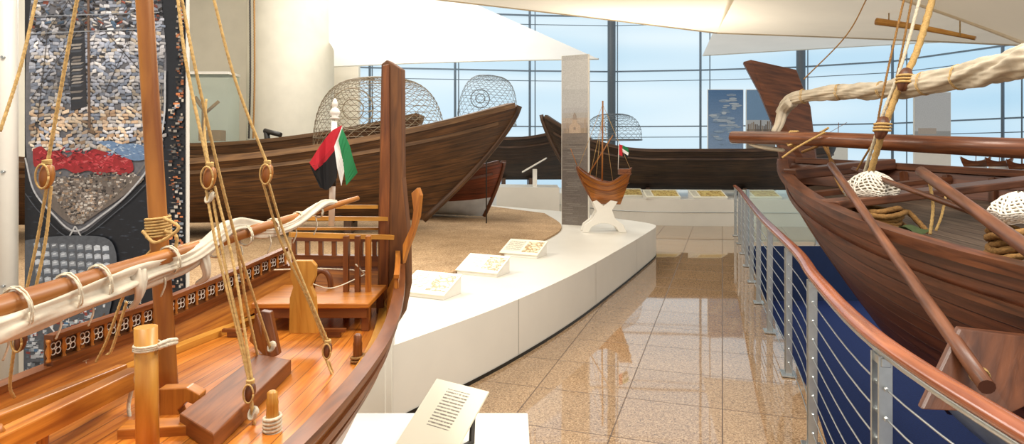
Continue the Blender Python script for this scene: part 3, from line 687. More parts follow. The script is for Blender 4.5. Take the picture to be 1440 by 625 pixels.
# ================================================================= PANEL WITH HARBOUR PHOTO
def pic(name,fnxy,shapes,parent,eps=.0006,nrm=V((0,-1,0)),mat='print',start=.001):
    g=G(); k=0
    for poly,colr in shapes:
        off=nrm*(start+eps*k); k+=1
        pts=[fnxy(*q)+off for q in poly]
        b=len(g.v); g.v+=pts; g.face(range(b,b+len(pts)),None,0,c=hx(colr) if isinstance(colr,str) else colr)
    return g.obj(name,mat,parent,vc=True)
def rect(x0,y0,x1,y1): return [(x0,y0),(x1,y0),(x1,y1),(x0,y1)]
pc=V((.80,10.2,H)); ang=-.5
X=V((math.cos(ang),math.sin(ang),0)); Y=V((-X.y,X.x,0))
PW=.46; PH=2.68
t=thing('freestanding_banner',pc,'tall freestanding white board printed with grey harbour photo','banner')
g=G(); g.box(pc+X*(PW/2)+V((0,0,PH/2)),(PW,.06,PH),(X,Y,V((0,0,1)))); g.obj('banner_board','whitep',t,bevel=.003)
def fn(x,y): return pc+X*(x*PW)+V((0,0,y*PH))
sh=[(rect(.02,0,.98,.999),'#c3c4c5'),(rect(.02,.8,.98,.97),'#cccdce')]
for i in range(6): sh.append((rect(.02,.66-.03*i,.98,.69-.03*i),['#bcbcbe','#b6b3b0','#bcafa3','#ada096','#9c9087','#8d827a'][i]))
for i in range(12): sh.append((rect(.02,.54-.045*(i+1),.98,.54-.045*i),['#857b73','#7f766e','#79716c','#756d68','#726a65','#706864','#6e6763','#6e6763','#706864','#736b65','#766e67','#7a7169'][i]))
for i in range(46):
    y=.01+i*.0112; w=random.random()*.6; sh.append((rect(.02+w*.5,y,.4+w*.9,y+.005),random.choice(['#86807a','#7c756f','#69625d','#8c857e'])))
sh+= [([(.3,.54),(.3,.585),(.42,.6),(.42,.62),(.5,.66),(.58,.62),(.58,.6),(.72,.585),(.72,.54)],'#c0ab97'),([(.42,.62),(.44,.645),(.5,.665),(.56,.645),(.58,.62)],'#a3968c'),
      (rect(.1,.54,.3,.565),'#a0907f'),(rect(.72,.54,.95,.57),'#a69581'),(rect(.86,.54,.9,.62),'#b3a18e'),(rect(.46,.56,.54,.575),'#9d8e83'),(rect(.2,.54,.24,.6),'#b09e8c')]
pic('harbour_print',fn,sh,t,nrm=-Y,start=.031,eps=.0001)
# ================================================================= SMALL MODEL DHOW
mc=V((1.31,9.25,H))
t=thing('model_stand',mc,'white curved two-legged stand on podium beneath small dhow','stand')
for yy in (-.12,.12):
    g=G()
    def S(x,z): return mc+V((x,yy,z))
    g.prism([S(-.31,0),S(-.22,0),S(-.17,.08),S(-.06,.13),S(.06,.13),S(.17,.08),S(.22,0),S(.33,0),S(.28,.11),S(.16,.2),S(.12,.32),S(.2,.44),S(.1,.46),S(0,.38),S(-.1,.46),S(-.16,.44),S(-.1,.3),S(-.16,.19),S(-.27,.11)],V((0,.04,0)))
    g.obj('leg_frame','whitep',t,bevel=.006)
t=thing('model_dhow',mc+V((0,0,.38)),'small reddish wooden model dhow with flag on white stand','model boat')
HM=Hull((1.7,9.1),(.95,9.35),beamfn(.14,.6,p=2.2),lambda q:1.16+.24*max(0,(q-.3)/.7)**2+.22*max(0,(.45-q)/.45)**1.6,lambda q:.86,rb=.34,rs=.2,e=.62,th=.012)
boat(t,HM,'hullM','red','deck',.8,(.02,.012),beams=3,strakes=(.85,.6),stem=.014)
g=G(); g.tube([V((1.3,9.24,.92)),V((1.31,9.24,2.35))],.012,n=10); g.obj('mast','spar',t)
g=G(); g.tube([V((1.12,9.3,1.3)),V((1.45,9.2,1.85))],.009,n=8); g.obj('yard','spar',t)
for a,b in (((1.31,9.24,2.3),(.97,9.35,1.38)),((1.31,9.24,2.3),(1.68,9.12,1.38)),((1.31,9.24,2.2),(1.2,9.2,1.18)),((1.31,9.24,2.2),(1.45,9.2,1.18)),((1.31,9.24,2.1),(1.12,9.3,1.2))):
    g=G(); g.tube([V(a),V(b)],.003,n=5); g.obj('rigging_rope','rope',t)
g=G(); g.box(V((1.6,9.14,1.33)),(.15,.17,.08)); g.obj('stern_cabin','red',t,bevel=.004)
g=G(); g.tube([V((1.52,9.16,1.36)),V((1.53,9.16,1.72))],.005,n=6); g.obj('flagstaff','whitep',t)
g=G()
for pts,c in (([(0,0),(.05,-.01),(.05,-.17),(0,-.15)],'#c8202c'),([(.05,-.01),(.13,-.05),(.14,-.12),(.05,-.06)],'#1c7a45'),([(.05,-.06),(.14,-.12),(.13,-.16),(.05,-.11)],'#eeeeee'),([(.05,-.11),(.13,-.16),(.12,-.2),(.05,-.17)],'#151515')):
    g.poly([V((1.53+x,9.155,1.72+z)) for x,z in pts],c=hx(c))
g.obj('flag','flag',t,vc=True)
g=G(); g.tube([V((.95,9.37,1.42)),V((.86,9.4,1.66))],.006,n=6); g.obj('bowsprit','spar',t)
# ================================================================= FAR PANELS & BITS
def farpanel(u0,u1,v0,v1,d,shapes,label,zb=.58):
    a=P(u0,v1,d);b=P(u1,v0,d); t=thing('photo_stand',V(((a.x+b.x)/2,d,zb)),label,'photo stand','upright photo stands near the glazing')
    g=G(); g.box(V(((a.x+b.x)/2,d,(zb+b.z)/2)),(b.x-a.x,.05,b.z-zb)); g.obj('stand_board','whitep',t)
    fn=lambda x,y:V((a.x+(b.x-a.x)*x,d-.026,a.z+(b.z-a.z)*y)); pic('photo_print',fn,shapes,t,eps=.0002)
sky=[(rect(.01,.01,.99,.99),'#5a7fa8')]
for i in range(20):
    sky.append((rect(.01,.01+i*.049,.99,.06+i*.049),(0.30-.011*i,.42-.011*i,.60-.010*i,1)))
for i in range(46):
    cx=random.random()*.76+.12;cy=random.random()*.84+.08;w=.06+random.random()*.12;h=.008+random.random()*.02
    sky.append(([(cx+w*math.cos(k*.63)*(1 if .02<cx+w*math.cos(k*.63)<.98 else .2),cy+h*math.sin(k*.63)) for k in range(10)],random.choice(['#9fb4c9','#b3c0cc','#8ba3bd','#c2ccd5'])))
farpanel(995,1045,126,212,16.8,sky,'tall photo stand showing cloudy blue sky')
s2=[(rect(.01,.01,.99,.99),'#7b9fc2'),(rect(.01,.35,.99,.5),'#c0c4c6'),(rect(.01,.01,.99,.35),'#8b8278')]
for i in range(14): s2.append((rect(.05+.06*i,.3,.09+.06*i,.4+.1*random.random()),random.choice(['#6a5d53','#9b8a76','#7b6a5a'])))
farpanel(1049,1090,126,212,16.8,s2,'tall photo stand showing harbour under sky')
farpanel(1285,1336,130,214,14.2,[(rect(.01,.01,.99,.99),'#d0d4d5'),(rect(.01,.01,.99,.35),'#a9abaa'),(rect(.1,.3,.6,.4),'#bdb1a4')],'pale grey photo stand near the glazing',0)
def minimodel(u,v,d,L,label,z0):
    c=P(u,v,d); t=thing('model_boat',c,label,'model boat','small model boats near the glazing')
    h=Hull((c.x+L/2,c.y),(c.x-L/2,c.y),beamfn(L*.14,.6),lambda q:c.z+L*.12+L*.16*abs(2*q-1)**3,lambda q:c.z-L*.06,rb=.12,e=.45,th=.01)
    g=G(); h.skin(g,nu=24,nv=6); h.deck(g,.8,.01,nu=16); g.obj('hull_planking','red',t)
    g=G(); g.tube([V((c.x,c.y,c.z)),V((c.x+.03*L,c.y,c.z+L*.75))],L*.012,n=6); g.obj('mast','spar',t)
    g=G(); g.tube([V((c.x-.4*L,c.y,c.z+L*.35)),V((c.x+.3*L,c.y,c.z+L*.75))],L*.008,n=6); g.obj('yard','spar',t)
    g=G(); g.box(V((c.x,c.y,(z0+c.z-L*.06)/2)),(L*.5,L*.3,c.z-L*.06-z0)); g.obj('pedestal','whitep',t)
for u,v,d,L in ((1178,205,16.6,.8),(1020,207,17.4,.7),(1372,232,12.2,.6),(1405,232,12,.55),(1437,236,11.8,.6)):
    minimodel(u,v,d,L,'small brown model boat with mast on white pedestal',.58 if d>13.5 else 0)
t=thing('lectern',V((.53,14.8,.82)),'white slanted lectern on plinth behind sand','lectern')
c=V((.53,14.8,1.17)); g=G(); g.prism([c+V((-.3,0,0)),c+V((.25,-.1,.32)),c+V((.29,.2,.32)),c+V((-.25,.3,0))],V((0,0,-.03))); g.obj('reading_board','whitep',t)
g=G(); g.box(V((.53,14.9,1.02)),(.1,.1,.40)); g.obj('foot','whitep',t)
t=thing('glass_showcase',V((-7.1,14.95,.0)),'tall glass showcase with model in front of cream wall','showcase')
c=V((-7.1,14.95,2.6)); 
g=G(); g.box(c,(1.2,.6,1.6)); g.obj('glass_case','clear',t)
g=G(); g.box(V((c.x,c.y,.9)),(1.25,.65,1.8)); g.obj('case_base','col',t)
g=G(); g.box(c+V((0,0,.83)),(1.25,.65,.06)); g.obj('case_top','whitep',t)
g=G(); g.tube([c+V((-.1,0,-.78)),c+V((-.1,0,.0)),c+V((-.3,0,.3))],.05,n=8); g.tube([c+V((-.1,0,-.1)),c+V((.25,0,.2))],.04,n=8); g.box(c+V((.1,0,-.6)),(.5,.3,.25)); g.obj('exhibit','roped',t)
for i,(u) in enumerate((351,357)):
    g=G(); g.rope([P(u,-40,14.2),P(u+1,100,14.2),P(u-1,195,14.2)],.02); g.obj('hanging_rope','roped' if i else 'blackr',label='long vertical rope hanging beside the cream column',category='rope')
# ================================================================= POSTER
PD=3.45
t=thing('photo_banner',V((P(148,590,PD).x,PD+.02,0)),'huge vertical banner photo of cargo dhow seen from above','banner')
a=P(34,588,PD);b=P(262,-60,PD)
g=G(); g.box(((a.x+b.x)/2,PD+.02,(a.z+b.z)/2),(b.x-a.x,.03,b.z-a.z)); g.obj('banner_board','whitep',t)
for x in (a.x+.2,b.x-.2):
    g=G(); g.box((x,PD+.03,a.z/2+.05),(.04,.04,a.z+.1)); g.box((x,PD+.03,.01),(.1,.3,.02)); g.obj('foot','blackr',t)
def fn(u,v): return P(u,v,PD)
rn=random.Random(3)
def shade(c,f):
    c=hx(c) if isinstance(c,str) else c
    return tuple(min(1,x*f) for x in c[:3])+(1,)
def lf(u,v): return 1.0+.85*noise.noise(V((u*.022,v*.022,1.3)))+.45*noise.noise(V((u*.07,v*.07,5.3)))
sh=[(rect(35,-58,261,586),'#1a1c22')]
for i in range(500):
    u=rn.uniform(37,248);v=rn.uniform(180,440);w=rn.uniform(3,12); sh.append(([(u,v),(u+w*.5,v-1.2),(u+w,v),(u+w*.5,v+1)],rn.choice(['#252932','#30353f','#1f2229','#3a404b'])))
dhow=[V((x,y,0)) for x,y in [(52,-58),(44,0),(38,70),(36,150),(38,220),(48,268),(72,302),(108,330),(146,306),(180,276),(206,246),(222,208),(232,150),(234,80),(228,10),(222,-58)]]
sh.append(([(p.x,p.y) for p in cr(dhow,5)],'#6a6a70'))
cA=['#b5b8c3','#a2a7b5','#c5c4c8','#8b93a4','#cfcbc9','#969dad','#767f90','#b3a797','#bdbbbe']
cB=['#c8af96','#b99d81','#d0bba2','#a3876d','#cdbfae','#b9b4b2']
v=-56
while v<212:
    lo=42; hi=231
    if v>200: lo+=(v-200)*.55; hi-=(v-200)*.95
    u=lo+rn.random()*4
    while u<hi-4:
        if v<40: w=rn.uniform(3,10); h=rn.uniform(2,5.5)
        else: w=rn.uniform(5,10); h=rn.uniform(3.5,5.5)
        col=rn.choice(cB if (v>148 and rn.random()<.7) else cA)
        if v<44 and rn.random()<.5: col=rn.choice(['#3a3431','#5a5350','#6f7a8a','#2a2a30','#8a4a3a','#4a6078','#cfcfd2'])
        f=lf(u,v)*rn.uniform(.8,1.12); sk=rn.uniform(-1.8,1.8)
        if rn.random()<.93:
            sh.append(([(u,v+sk+.6),(u+.8,v+sk),(u+w-.8,v-sk),(u+w,v-sk+.8),(u+w,v+h-sk-.6),(u+w-.8,v+h-sk),(u+.8,v+h+sk),(u,v+h+sk-.6)],shade(col,f)))
            sh.append(([(u+.5,v+h*.7+sk),(u+w*.6,v+h*.76),(u+w,v+h*.7-sk),(u+w,v+h-sk),(u+.5,v+h+sk)],shade(col,f*.65)))
            if rn.random()<.5: sh.append(([(u+1,v+sk+.4),(u+w*.7,v+.3-sk*.3),(u+w*.5,v+1.5)],shade(col,f*1.3)))
        u+=w+rn.uniform(.1,.7)
    v+=4.8
for i in range(90):
    u=rn.uniform(42,228);v=rn.uniform(-55,215);w=rn.uniform(2,9); sh.append(([(u,v),(u+w,v+rn.uniform(-1.5,1.5)),(u+w*.8,v+rn.uniform(1.5,4)),(u+1,v+2.5)],rn.choice(['#26242a','#3b3a40','#1c1c21','#4f4a48'])))
sh.append(([(98,44),(120,36),(124,150),(102,156)],(.03,.03,.036,1)))
for i in range(24): sh.append(([(100+rn.uniform(0,6),45+i*4.4),(116+rn.uniform(0,5),44+i*4.4),(115,47+i*4.4),(102,48+i*4.4)],rn.choice(['#4c5058','#77706a','#2f3238','#9a938c'])))
def arc(pts,w,c):
    for (x0,y0),(x1,y1) in zip(pts,pts[1:]): 
        dx,dy=x1-x0,y1-y0; l=math.hypot(dx,dy) or 1; nx,ny=-dy/l*w/2,dx/l*w/2; sh.append(([(x0+nx,y0+ny),(x1+nx,y1+ny),(x1-nx,y1-ny),(x0-nx,y0-ny)],c))
def carc(pts,w,c): arc([(p.x,p.y) for p in cr([V((x,y,0)) for x,y in pts],5)],w,c)
def cpoly(pts): return [(p.x,p.y) for p in cr([V((x,y,0)) for x,y in pts+pts[:1]],4)][:-1]
sh.append((cpoly([(48,210),(60,206),(70,214),(84,212),(95,222),(108,214),(120,217),(134,210),(150,214),(166,217),(184,222),(189,240),(172,246),(158,242),(142,246),(126,240),(108,244),(92,237),(76,240),(62,232),(50,234)]),'#98262a'))
for i in range(190):
    u=rn.uniform(51,178); v=rn.uniform(212,237)+4*math.sin(u*.05); w=rn.uniform(3,9); s_=rn.uniform(-4,4); sh.append(([(u,v),(u+w,v+s_),(u+w*.9,v+s_+1.6),(u+w*.3,v+2.2)],rn.choice(['#c4424a','#861a20','#b2303a','#6a1418','#c45a5c','#a3262c'])))
sh.append((cpoly([(140,200),(156,198),(172,203),(190,202),(208,208),(214,220),(190,226),(160,212)]),'#6a86aa'))
for i in range(60):
    u=rn.uniform(146,203);v=rn.uniform(202,220); sh.append(([(u,v),(u+rn.uniform(3,7),v+rn.uniform(-2,2)),(u+3,v+2)],rn.choice(['#8fa6c2','#4f6990','#b4c4d6','#6d87a8'])))
sh.append((cpoly([(56,244),(100,250),(200,248),(182,270),(145,296),(108,316),(76,294),(58,268)]),'#6d635c'))
for i in range(700):
    v=rn.uniform(242,312); k_=(318-v)/74; u=108+rn.uniform(-54,90)*k_; w=rn.uniform(2,6); h=rn.uniform(1.2,3.4)
    sh.append(([(u,v),(u+w,v+rn.uniform(-1,1)),(u+w-1,v+h),(u+.5,v+h)],shade(rn.choice(['#b9b0a7','#6b5f59','#958a81','#cdc6be','#3e3836','#867c75','#a68c74']),lf(u,v))))
carc([(234,100),(232,170),(216,226),(184,270),(146,302),(108,325),(76,300),(50,268),(38,222)],2.4,'#b9babd')
carc([(229,120),(226,175),(208,226),(176,264),(140,292),(108,313)],1.0,'#7d7468')
carc([(226,236),(206,260),(170,294),(108,336),(60,300),(38,272)],1.2,'#50545c')
arc([(126,-50),(127,100),(128,180)],3.4,'#6b5648'); arc([(100,332),(108,318),(116,332)],2,'#bbbbbb')
for (p,q) in (((60,60),(126,-40)),((150,130),(200,20)),((210,60),(228,180)),((70,40),(52,200)),((128,20),(226,130)),((128,20),(46,140))): arc([p,q],.9,'#3b332d')
for (p,q) in (((44,24),(226,18)),((46,2),(224,-4)),((44,48),(230,40))): arc([p,q],1.4,'#8d9096')
for i in range(380):
    v=rn.uniform(-56,404); w_=10 if v<140 else 20; u=rn.uniform(258-w_,258)
    sh.append((rect(u,v,min(260,u+rn.uniform(2,6)),v+rn.uniform(1,4)),shade(rn.choice(['#8f8072','#b0a79b','#9a5a38','#6f757e','#453c37','#2a2c31','#b2aba2','#c77a4a']),lf(u,v))))
sh.append((cpoly([(38,338),(70,333),(110,331),(150,334),(164,350),(166,380),(158,430),(140,500),(118,560),(90,584),(40,584)]),'#565a61'))
for r in range(6):
    for c_ in range(9):
        u=50+c_*12+r*.8;v=341+r*12+c_*.6; f=lf(u,v); sh.append(([(u,v+1),(u+4,v-1),(u+9,v),(u+10,v+9),(u+6,v+11),(u+1,v+10)],shade(rn.choice(['#aeb5bf','#b9bfc7','#9aa2ad']),f))); sh.append(([(u+1,v+7),(u+10,v+6),(u+10,v+9),(u+6,v+11),(u+1,v+10)],'#5d646e')); sh.append(([(u+2,v+2),(u+7,v+1),(u+7,v+3),(u+2,v+4)],'#ccd2d9'))
for i in range(800):
    u=rn.uniform(38,150-max(0,rn.uniform(0,30)));v=rn.uniform(415,580); w=rn.uniform(2,8);h=rn.uniform(1.2,5); sh.append(([(u,v),(u+w,v+rn.uniform(-1,1)),(u+w-.5,v+h),(u,v+h)],shade(rn.choice(['#c3c7cc','#9fa7af','#65707b','#8a3f36','#d2d5d6','#4e6f90','#4a4f57','#878f98','#b9bec4']),lf(u,v))))
arc([(60,440),(90,480),(150,500)],2,'#dddddd'); arc([(92,530),(150,440)],2,'#5b4636')
for i in range(520):
    u=rn.uniform(140,256);v=rn.uniform(462,582); sh.append((rect(u,v,min(260,u+rn.uniform(2,9)),v+rn.uniform(1.2,4)),shade(rn.choice(['#4a6f95','#b3b8bc','#8a6f57','#656b73','#3f444b','#8d9298']),lf(u,v))))
pic('banner_print',fn,sh,t,eps=.0000025,start=.001)
def text(body,loc,size,mat,parent,name):
    cu=bpy.data.curves.new('tmp_text','FONT'); cu.body=body; cu.size=size; cu.extrude=.0003
    o=bpy.data.objects.new('tmp_text',cu); bpy.context.collection.objects.link(o)
    dg=bpy.context.evaluated_depsgraph_get(); me=bpy.data.meshes.new_from_object(o.evaluated_get(dg)); bpy.data.objects.remove(o)
    me.materials.clear(); me.materials.append(M[mat])
    o=bpy.data.objects.new(name,me); bpy.context.collection.objects.link(o); o.rotation_euler=(math.pi/2,0,0)
    o.parent=parent; o.location=V(loc)-WL[parent.name]; return o
text('Boats at\nin port\nof Dubai\nCreek',P(178,426,PD)+V((0,-.022,0)),.028,'whitep',t,'caption_text')
t=thing('banner_post',P(20,590,PD),'tall white round post at the edge of the banner','post')
px=P(20,0,PD).x
g=G(); g.tube([V((px,PD-.05,.0)),V((px,PD-.05,3.6))],.05,n=24); g.obj('post_shaft','whitep',t)
for z in (.9,1.5,2.1): g=G(); g.tube([V((px+.02,PD-.11,z)),V((px+.02,PD-.09,z))],.008,n=8); g.obj('bolt_head','steel',t)
# ================================================================= FOREGROUND MODEL DHOW
def bM(q):
    x=(q-.5)*2
    if q<.5: return .47*(1-.45*abs(x)**2.0)
    return max(.012,.47*(1-x**2.2)**.8)
zsM=lambda q:.975+.10*max(0,(.3-q)/.3)**1.5+.12*max(0,(q-.75)/.25)**2
HF=Hull((-.77,3.0),(-1.02,.1),bM,zsM,lambda q:.42,rb=.2,rs=.10,e=.42,th=.022)
T=thing('model_dhow',(-.85,1.6,.3),'large varnished honey-coloured model dhow with furled sail and rigging','model boat')
g=G(); HF.skin(g,nu=60,nv=16); g.obj('hull_planking','hullM',T)
g=G(); HF.skin(g,t0=.84,inset=.022,nv=4); g.obj('inner_planking','honey',T)
DZ=.895
g=G(); g.grid(lambda u,v:(lambda a,b:V((a.x+(b.x-a.x)*v,a.y+(b.y-a.y)*v,DZ)))(HF.pt(.02+.94*u,.84,1,.02),HF.pt(.02+.94*u,.84,-1,.02)),40,10,lu=2.9,lv=.94,flip=True,sm=False); g.obj('deck','deck',T)
for side in (1,-1):
    g=G(); ribbon(g,HF.line(1,side,0,.98,60,.008,.01),.045,.02); g.obj('gunwale','red',T)
    g=G(); ribbon(g,HF.line(.9,side,0,.97,60,0,-.006),.014,.02); g.obj('rubbing_strake','red',T)
    g=G(); ribbon(g,HF.line(.8,side,0,.97,60,0,-.006),.01,.012); g.obj('rubbing_strake','red',T)
    g=G(); ribbon(g,[V((p.x,p.y,DZ+.012)) for p in HF.line(.84,side,0.02,.95,60,0,.04)],.04,.022); g.obj('waterway','gold',T)
for q in (.25,.7):
    p=HF.pt(q,0,1,9); g=G(); g.prism([V((p.x+a,p.y-.03,z)) for a,z in ((-.25,.3),(.25,.3),(.22,.50),(.06,.42),(-.06,.42),(-.22,.50))],V((0,.06,0)))
    g.obj('cradle_chock','whitep',T)
FS=1 if HF.n.x<0 else -1
def bal(q0,q1,side,n,zo):
    for dz,w,h in ((.085,.03,.016),(.012,.03,.014)):
        g=G(); ribbon(g,HF.line(1,side,q0,q1,24,zo+dz,.02),w,h); g.obj('balustrade_rail','red',T)
    g=G(); ribbon(g,HF.line(1,side,q0,q1,24,zo+.048,.008),.006,.06); g.obj('balustrade_panel','post',T)
    for i in range(n+1):
        p=HF.pt(q0+(q1-q0)*i/n,1,side,.02)+V((0,0,zo)); g=G(); g.lathe([(.007,.015),(.007,.02),(.004,.028),(.009,.045),(.004,.062),(.007,.072),(.007,.08)],p,n=8); g.obj('spindle','honey',T)
    g=G()
    for i in range(n):
        a=HF.pt(q0+(q1-q0)*(i+.12)/n,1,side,.018)+V((0,0,zo+.02)); b=HF.pt(q0+(q1-q0)*(i+.88)/n,1,side,.018)+V((0,0,zo+.078))
        c=(a+b)/2; d=(b-a); d.z=0; d.normalize()
        for k in range(4):
            an=k*math.pi/2+.78; cc=c+d*(math.cos(an)*.012)+V((0,0,math.sin(an)*.012))
            g.tube([cc+d*(math.cos(w)*.009)+V((0,0,math.sin(w)*.009)) for w in [2*math.pi*j/10 for j in range(11)]],.0018,n=5)
    g.obj('white_scrollwork','whitep',T,kind='stuff')
bal(.03,.42,FS,22,.012)
g=G(); ribbon(g,HF.line(1,-FS,0,.12,14,.07,.02),.022,.016); g.obj('quarter_rail','honey',T)
for i in range(4):
    p=HF.pt(.01+.035*i,1,-FS,.02); g=G(); g.beam(p,p+V((0,0,.07)),.016,.016,up=(1,0,0)); g.obj('rail_stanchion','honey',T)
ta=HF.pt(0,1,FS,0); tb=HF.pt(0,1,-FS,0)
for dz,w,h in ((.02,.04,.05),(.12,.03,.02)):
    g=G(); g.beam(ta+V((0,0,dz)),tb+V((0,0,dz)),w,h); g.obj('transom_rail','red',T)
for i in range(9): 
    p=ta.lerp(tb,i/8); g=G(); g.beam(p,p+V((0,0,.12)),.02,.02,up=(1,0,0)); g.obj('rail_stanchion','red',T)
hd=2.88
g=G(); g.prism([P(566,345,hd),P(578,318,hd),P(581,296,hd),P(578,272,hd),P(587,264,hd),P(591,275,hd),P(588,305,hd),P(580,332,hd),P(572,352,hd),P(566,372,hd)],V((.01,.03,0))); g.obj('quarter_horn','honey',T,bevel=.003)
sd=2.95
g=G(); g.prism([P(536,90,sd),P(544,84,sd),P(564,97,sd),P(565,250,sd),P(573,330,sd),P(574,400,sd),P(566,440,sd),P(552,462,sd),P(536,462,sd),P(531,430,sd),P(531,340,sd)],V((.012,.05,0))); g.obj('sternpost','post',T,bevel=.004)
g=G(); g.prism([P(538,92,sd-.012),P(547,90,sd-.012),P(548,250,sd-.012),P(545,438,sd-.012),P(533,438,sd-.012),P(534,250,sd-.012)],V((.0,.012,0))); g.obj('sternpost_painted_lit_face','red',T,bevel=.002)  # lighter wood strip paints the lit left face of the sternpost
for a,b,w,h in ((P(470,291,2.78),P(530,291,2.95),.02,.016),(P(415,307,2.7),P(545,308,2.95),.025,.018),(P(408,330,2.6),P(552,334,2.9),.03,.02),(P(415,322,2.75),P(540,322,3.0),.018,.012)):
    g=G(); g.beam(a,b,w,h); g.obj('cross_bar','gold',T)
for u in (487,503,518):
    g=G(); g.beam(P(u,332,2.72),V((P(u,322,2.72).x,2.72,DZ)),.03,.02,up=(1,0,0)); g.obj('stanchion','honey' if u==518 else 'red',T)
pz=1.0
g=G(); g.box((-.79,2.68,pz),(.46,.36,.02)); g.obj('bench_top','honey',T,bevel=.004)
g=G(); g.box((-.79,2.52,pz-.03),(.44,.02,.04)); g.obj('bench_apron','red',T,bevel=.002)
for x,y in ((-1.0,2.54),(-.58,2.54),(-1.0,2.82),(-.58,2.82)):
    g=G(); g.box((x,y,(DZ+pz)/2),(.03,.03,pz-DZ)); g.obj('bench_leg','red',T,bevel=.002)
g=G()
c=P(452,400,2.8); g.tube([c+V((-.04,0,-.1))]+[c+V((-math.cos(a)*.04,0,math.sin(a)*.06)) for a in [math.pi*i/12 for i in range(13)]]+[c+V((.04,0,-.1))],.013,n=8)
g.obj('carved_arch','red',T)
bd=2.28
g=G(); g.prism([P(406,470,bd),P(407,420,bd),P(412,404,bd),P(408,392,bd),P(408,372,bd),P(414,367,bd),P(438,367,bd),P(444,374,bd),P(443,390,bd),P(437,403,bd),P(443,418,bd),P(446,470,bd)],V((0,.025,0))); g.obj('shaped_board','gold',T,bevel=.003)
g=G(); g.prism([F(252,582,.94),F(362,498,.94),F(410,506,.94),F(300,612,.94)],V((0,0,-.045))); g.obj('hatch_cover','red',T,bevel=.004)
g=G(); g.prism([P(222,600,1.72),P(222,548,1.72),P(262,546,1.72),P(281,556,1.72),P(278,572,1.72),P(262,566,1.72),P(250,578,1.72),P(258,600,1.72)],V((.0,.04,0))); g.obj('mast_step','honey',T,bevel=.003)
g=G(); g.beam(F(172,606,.905),F(278,600,.905),.06,.03); g.obj('deck_beam','honey',T,bevel=.003)
g=G(); g.prism([P(368,480,2.2),P(366,438,2.2),P(380,440,2.2),P(392,500,2.15),P(378,505,2.15)],V((.0,.03,0))); g.obj('knee_bracket','red',T,bevel=.003)
g=G(); g.prism([P(350,480,2.3),P(360,442,2.3),P(372,450,2.3),P(388,500,2.2),P(375,505,2.2)],V((.0,.02,0))); g.obj('knee_bracket','red',T,bevel=.003)
def peg(u,vt,vb,d,w,mat='honey'):
    a=P(u,vb,d); b=P(u,vt,d); r=w/2/FPX*d; g=G(); h=(b-a).length
    g.lathe([(r*1.05,0),(r,h*.3),(r*.9,h*.75),(r*.95,h*.8),(r*.8,h*.85),(r*.8,h*.97),(r*.5,h)],a,n=18); g.obj('belaying_peg',mat,T)
    g=G(); g.coil(a+V((0,0,h*.15)),a+V((0,0,h*.55)),r*1.25,r*.3,6); g.obj('peg_wrapping','ropep' if mat!='red' else 'roped',T)
peg(110,472,535,1.95,18); peg(503,470,537,2.15,14,'red'); peg(383,550,628,1.62,18,'gold')
a=P(208,640,1.5); b=P(205,460,1.5)
g=G(); g.tube([a,b],.025,n=20); g.obj('bitt_post','gold',T)
g=G(); g.coil(P(207,492,1.5),P(207,484,1.5),.028,.0033,3); g.obj('bitt_lashing','ropep',T)
for p_ in ([P(222,486,1.48),P(235,480,1.5),P(248,478,1.6)],[P(222,490,1.48),P(236,485,1.5),P(248,482,1.6)]): g=G(); g.rope(p_,.005); g.obj('bitt_lashing','ropep',T)
g=G(); g.beam(P(-30,640,1.25),P(190,530,1.75),.045,.05); g.obj('cross_timber','honey',T,bevel=.004)
g=G(); g.beam(P(-30,602,1.32),P(172,520,1.85),.03,.03); g.obj('cross_timber','honey',T,bevel=.004)
for u,v,d in ((60,606,1.45),(-2,622,1.3)): g=G(); g.lathe([(.012,-.06),(.012,.0),(.009,.01),(.012,.02),(.006,.035)],P(u,v,d),n=10); g.obj('turned_pin','honey',T)
for u,v in ((330,470),(470,470),(300,600)): 
    g=G(); c=F(u,v,DZ+.012); g.box(c,(.05,.02,.02)); g.box(c+V((0,0,.014)),(.09,.018,.012)); g.obj('deck_cleat','red',T)
mb=F(237,548,DZ); mt=P(198,-80,1.88)
g=G(); g.tube([mb.lerp(mt,i/20) for i in range(21)],lambda q:.027-.004*q,n=22); g.obj('mast','spar',T)
ax=(mt-mb).normalized(); c=mb.lerp(mt,.36)
g=G(); g.coil(c-ax*.02,c+ax*.04,.033,.004,7); g.obj('mast_lashing','rope',T)
for p_ in ([c+V((.03,-.02,0)),c+V((.07,-.03,-.02)),c+V((.05,-.04,-.09)),c+V((.0,-.04,-.08))],[c+V((-.03,-.03,0)),c+V((.02,-.05,-.03)),c+V((.08,-.04,.01)),c+V((.03,-.03,.04))]):
    g=G(); g.rope(p_,.005); g.obj('mast_lashing','rope',T)
YL=P(-60,452,1.36); YR=P(503,279,2.72)
yp=[YL.lerp(YR,i/40) for i in range(41)]
g=G(); g.tube(yp,lambda q:.030-.02*q,n=18); g.obj('yard','spar',T)
sp_=[]
for i in range(200):
    q=i/199*.92; p=YL.lerp(YR,q); off=(.037-.022*q)
    an=-1.7+ (max(0,q-.36)*20)
    sp_.append(p+V((math.cos(an)*off*.7,-.35*off,math.sin(an)*off)))
gg=lump(sp_,.043,.011,1.7,.6,48,2.0,.12); gg.obj('furled_canvas','cloth',T)
for q,dx in ((.3,.0),(.45,.01)):
    c=YL.lerp(YR,q)
    g=lump(resample(cr([c+V((0,-.03,-.01)),c+V((.02,-.045,-.05)),c+V((.01+dx,-.04,-.09)),c+V((-.015,-.035,-.115))],6),.006),.018,.006,q*9,.5,20,6,.15); g.obj('hanging_canvas_fold','cloth',T)
